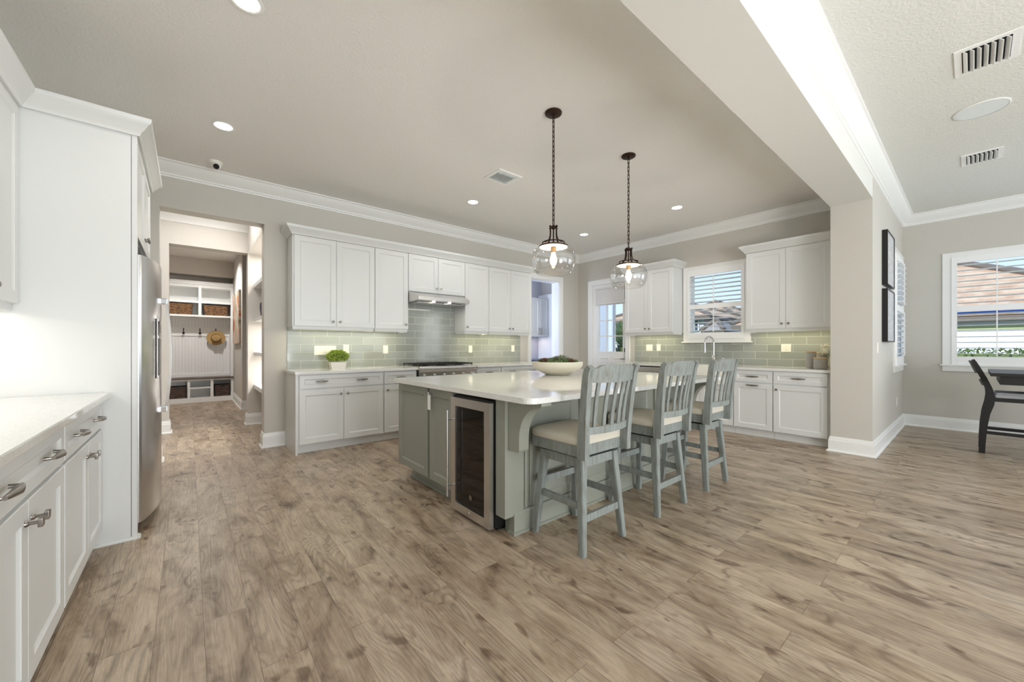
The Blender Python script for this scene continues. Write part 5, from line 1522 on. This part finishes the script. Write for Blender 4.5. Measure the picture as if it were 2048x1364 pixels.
# ------------------------------------------------------------------ outdoors
struct(MB().box(8.7, 60, -30, 50, -0.6, -0.5).build('ground_lawn', 'lawn'))
struct(MB().box(6.6, 8.7, 1.0, 50, -0.6, -0.5).build('ground_side', 'lawn'))
def house(label, x0, x1, y0, y1, zb, ze, ridge, over=0.5, wall='stucco_white', roof='roof_tile'):
    th = thing('neighbor_house', label, 'house', ((x0+x1)/2, (y0+y1)/2, -0.5))
    MB().box(x0, x1, y0, y1, -0.5, ze).build('walls', wall, th)
    a0, a1, b0, b1 = x0-over, x1+over, y0-over, y1+over
    MB().box(a0, a1, b0, b1, ze-0.15, ze-0.02).build('fascia', 'fascia_brown', th)
    # hip roof
    hx, hy = (a1-a0)/2, (b1-b0)/2; h = min(hx, hy)
    m = MB(); z = ze; cx, cy = (a0+a1)/2, (b0+b1)/2
    e = [m.bm.verts.new(p) for p in ((a0, b0, z), (a1, b0, z), (a1, b1, z), (a0, b1, z))]
    if hx > hy: r = [m.bm.verts.new(p) for p in ((a0+h, cy, ridge), (a1-h, cy, ridge))]; fs = ((e[0], e[1], r[1], r[0]), (e[1], e[2], r[1]), (e[2], e[3], r[0], r[1]), (e[3], e[0], r[0]))
    else: r = [m.bm.verts.new(p) for p in ((cx, b0+h, ridge), (cx, b1-h, ridge))]; fs = ((e[0], e[1], r[0]), (e[1], e[2], r[1], r[0]), (e[2], e[3], r[1]), (e[3], e[0], r[0], r[1]))
    for f in fs: m.bm.faces.new(f)
    m.bm.faces.new(e[::-1])
    m.build('roof', roof, th)
    m = MB(); zz = 0.04
    R0, R1 = (((a0+h, cy, ridge+zz), (a1-h, cy, ridge+zz)) if hx > hy else ((cx, b0+h, ridge+zz), (cx, b1-h, ridge+zz)))
    C4 = [(a0, b0, z+zz), (a1, b0, z+zz), (a1, b1, z+zz), (a0, b1, z+zz)]
    prs = [(C4[0], R0), (C4[3], R0), (C4[1], R1), (C4[2], R1)] if hx > hy else [(C4[0], R0), (C4[1], R0), (C4[2], R1), (C4[3], R1)]
    for p_, q_ in prs+[(R0, R1)]:
        if (Vector(p_)-Vector(q_)).length > 0.01: m.cyl(p_, q_, 0.10, seg=8)
    m.build('ridge_cap', 'fascia_brown', th)
    return th
def hwin(th, x, y0, y1, z0, z1):
    w_ = MB().box(x-0.05, x, y0, y1, z0, z1).build('window', 'house_window', th)
    m = MB(); m.box(x-0.08, x-0.04, y0-0.06, y0, z0-0.06, z1+0.06); m.box(x-0.08, x-0.04, y1, y1+0.06, z0-0.06, z1+0.06); m.box(x-0.08, x-0.04, y0, y1, z1, z1+0.06); m.box(x-0.08, x-0.04, y0, y1, z0-0.06, z0); m.box(x-0.07, x-0.05, (y0+y1)/2-0.02, (y0+y1)/2+0.02, z0, z1)
    m.build('window_trim', 'stucco_white', w_)
h1 = house('neighbouring house with a pale wall and clay tile roof outside the dining window', 16.0, 24.5, -3.0, 5.5, 0, 2.02, 4.4, over=0.35)
MB().box(15.97, 16.0, -3.0, 5.5, 1.66, 1.78).build('soffit_band', 'soffit_green', h1)
h2 = house('white neighbouring house with grey roof edges at the left of the sink window view', 20.0, 26.0, 8.75, 14.5, 0, 2.75, 4.0)
hwin(h2, 20.0, 9.02, 9.35, 2.05, 2.55)
h3 = house('lower garage wing with a tiled roof in the middle of the sink window view', 19.0, 21.0, 7.5, 8.25, 0, 1.95, 2.5, over=0.15, roof='roof_grey')
h4 = house('yellowish neighbouring house with a clay tile roof at the right of the sink window view', 27.5, 33.0, 4.0, 8.6, 0, 2.75, 4.8, wall='stucco_yellow')
h5 = house('taller white house behind the others in the sink window view', 28.0, 33.0, 10.2, 14.5, 0, 3.0, 4.6)
def bush_obj(name, label, cat, cx, cy, cz, sx_, sy_, sz_, n, L, mat, seed, group=None):
    random.seed(seed); m = MB()
    m.ball((cx, cy, cz), 1.0, 3, (sx_*0.85, sy_*0.85, sz_*0.85))
    for k in range(n):
        v = Vector((random.gauss(0, 1), random.gauss(0, 1), random.gauss(0, 1))).normalized()
        c = (cx+v.x*sx_*random.uniform(0.8, 1), cy+v.y*sy_*random.uniform(0.8, 1), cz+v.z*sz_*random.uniform(0.8, 1))
        leaf(m, c, random.uniform(0, 6.28), random.uniform(-0.5, 1.4), L*random.uniform(0.7, 1.3), L*0.6, 0.2)
    th_ = thing(name, label, cat, (cx, cy, -0.5))
    m.build('foliage', mat, th_)['kind'] = 'stuff'
    MB().tube([(cx, cy, -0.5), (cx+0.05, cy, cz)], [0.09, 0.05], 8).build('trunk', 'fascia_brown', th_)
    return th_
m = MB(); random.seed(9)
m.box(14.4, 15.2, -9.0, 1.4, -0.5, 1.03)
for k in range(1500):
    leaf(m, (random.uniform(14.3, 15.3), random.uniform(-3.5, 1.5), random.uniform(0.7, 1.12)), random.uniform(0, 6.28), random.uniform(0.2, 1.4), 0.10, 0.06, 0.2)
tag(m.build('hedge', 'hedge_leaf'), 'low clipped green hedge in front of the house outside the dining window', 'hedge')
# side of our own lanai seen through the door glass
MB().tube([(14.4, 8.6, -0.5), (14.4, 8.6, 1.2)], 0.12, 10).build('trunk', 'fascia_brown') if False else None
tag(MB().box(13.0, 13.06, 9.22, 14.5, -0.5, 5.0).build('garden_wall', 'garden_paint'), 'pale blue-white outer wall seen through the back door glass', 'wall')
bush_obj('garden_tree', 'yellow-green tree crown seen through the back door glass', 'tree', 15.4, 9.7, 1.75, 0.8, 1.3, 0.75, 900, 0.16, 'tree_leaf', 21)
bush_obj('shrub', 'dark green shrub low behind the back door glass', 'shrub', 13.75, 9.05, 0.80, 0.35, 0.65, 0.80, 700, 0.12, 'hedge_leaf', 22)
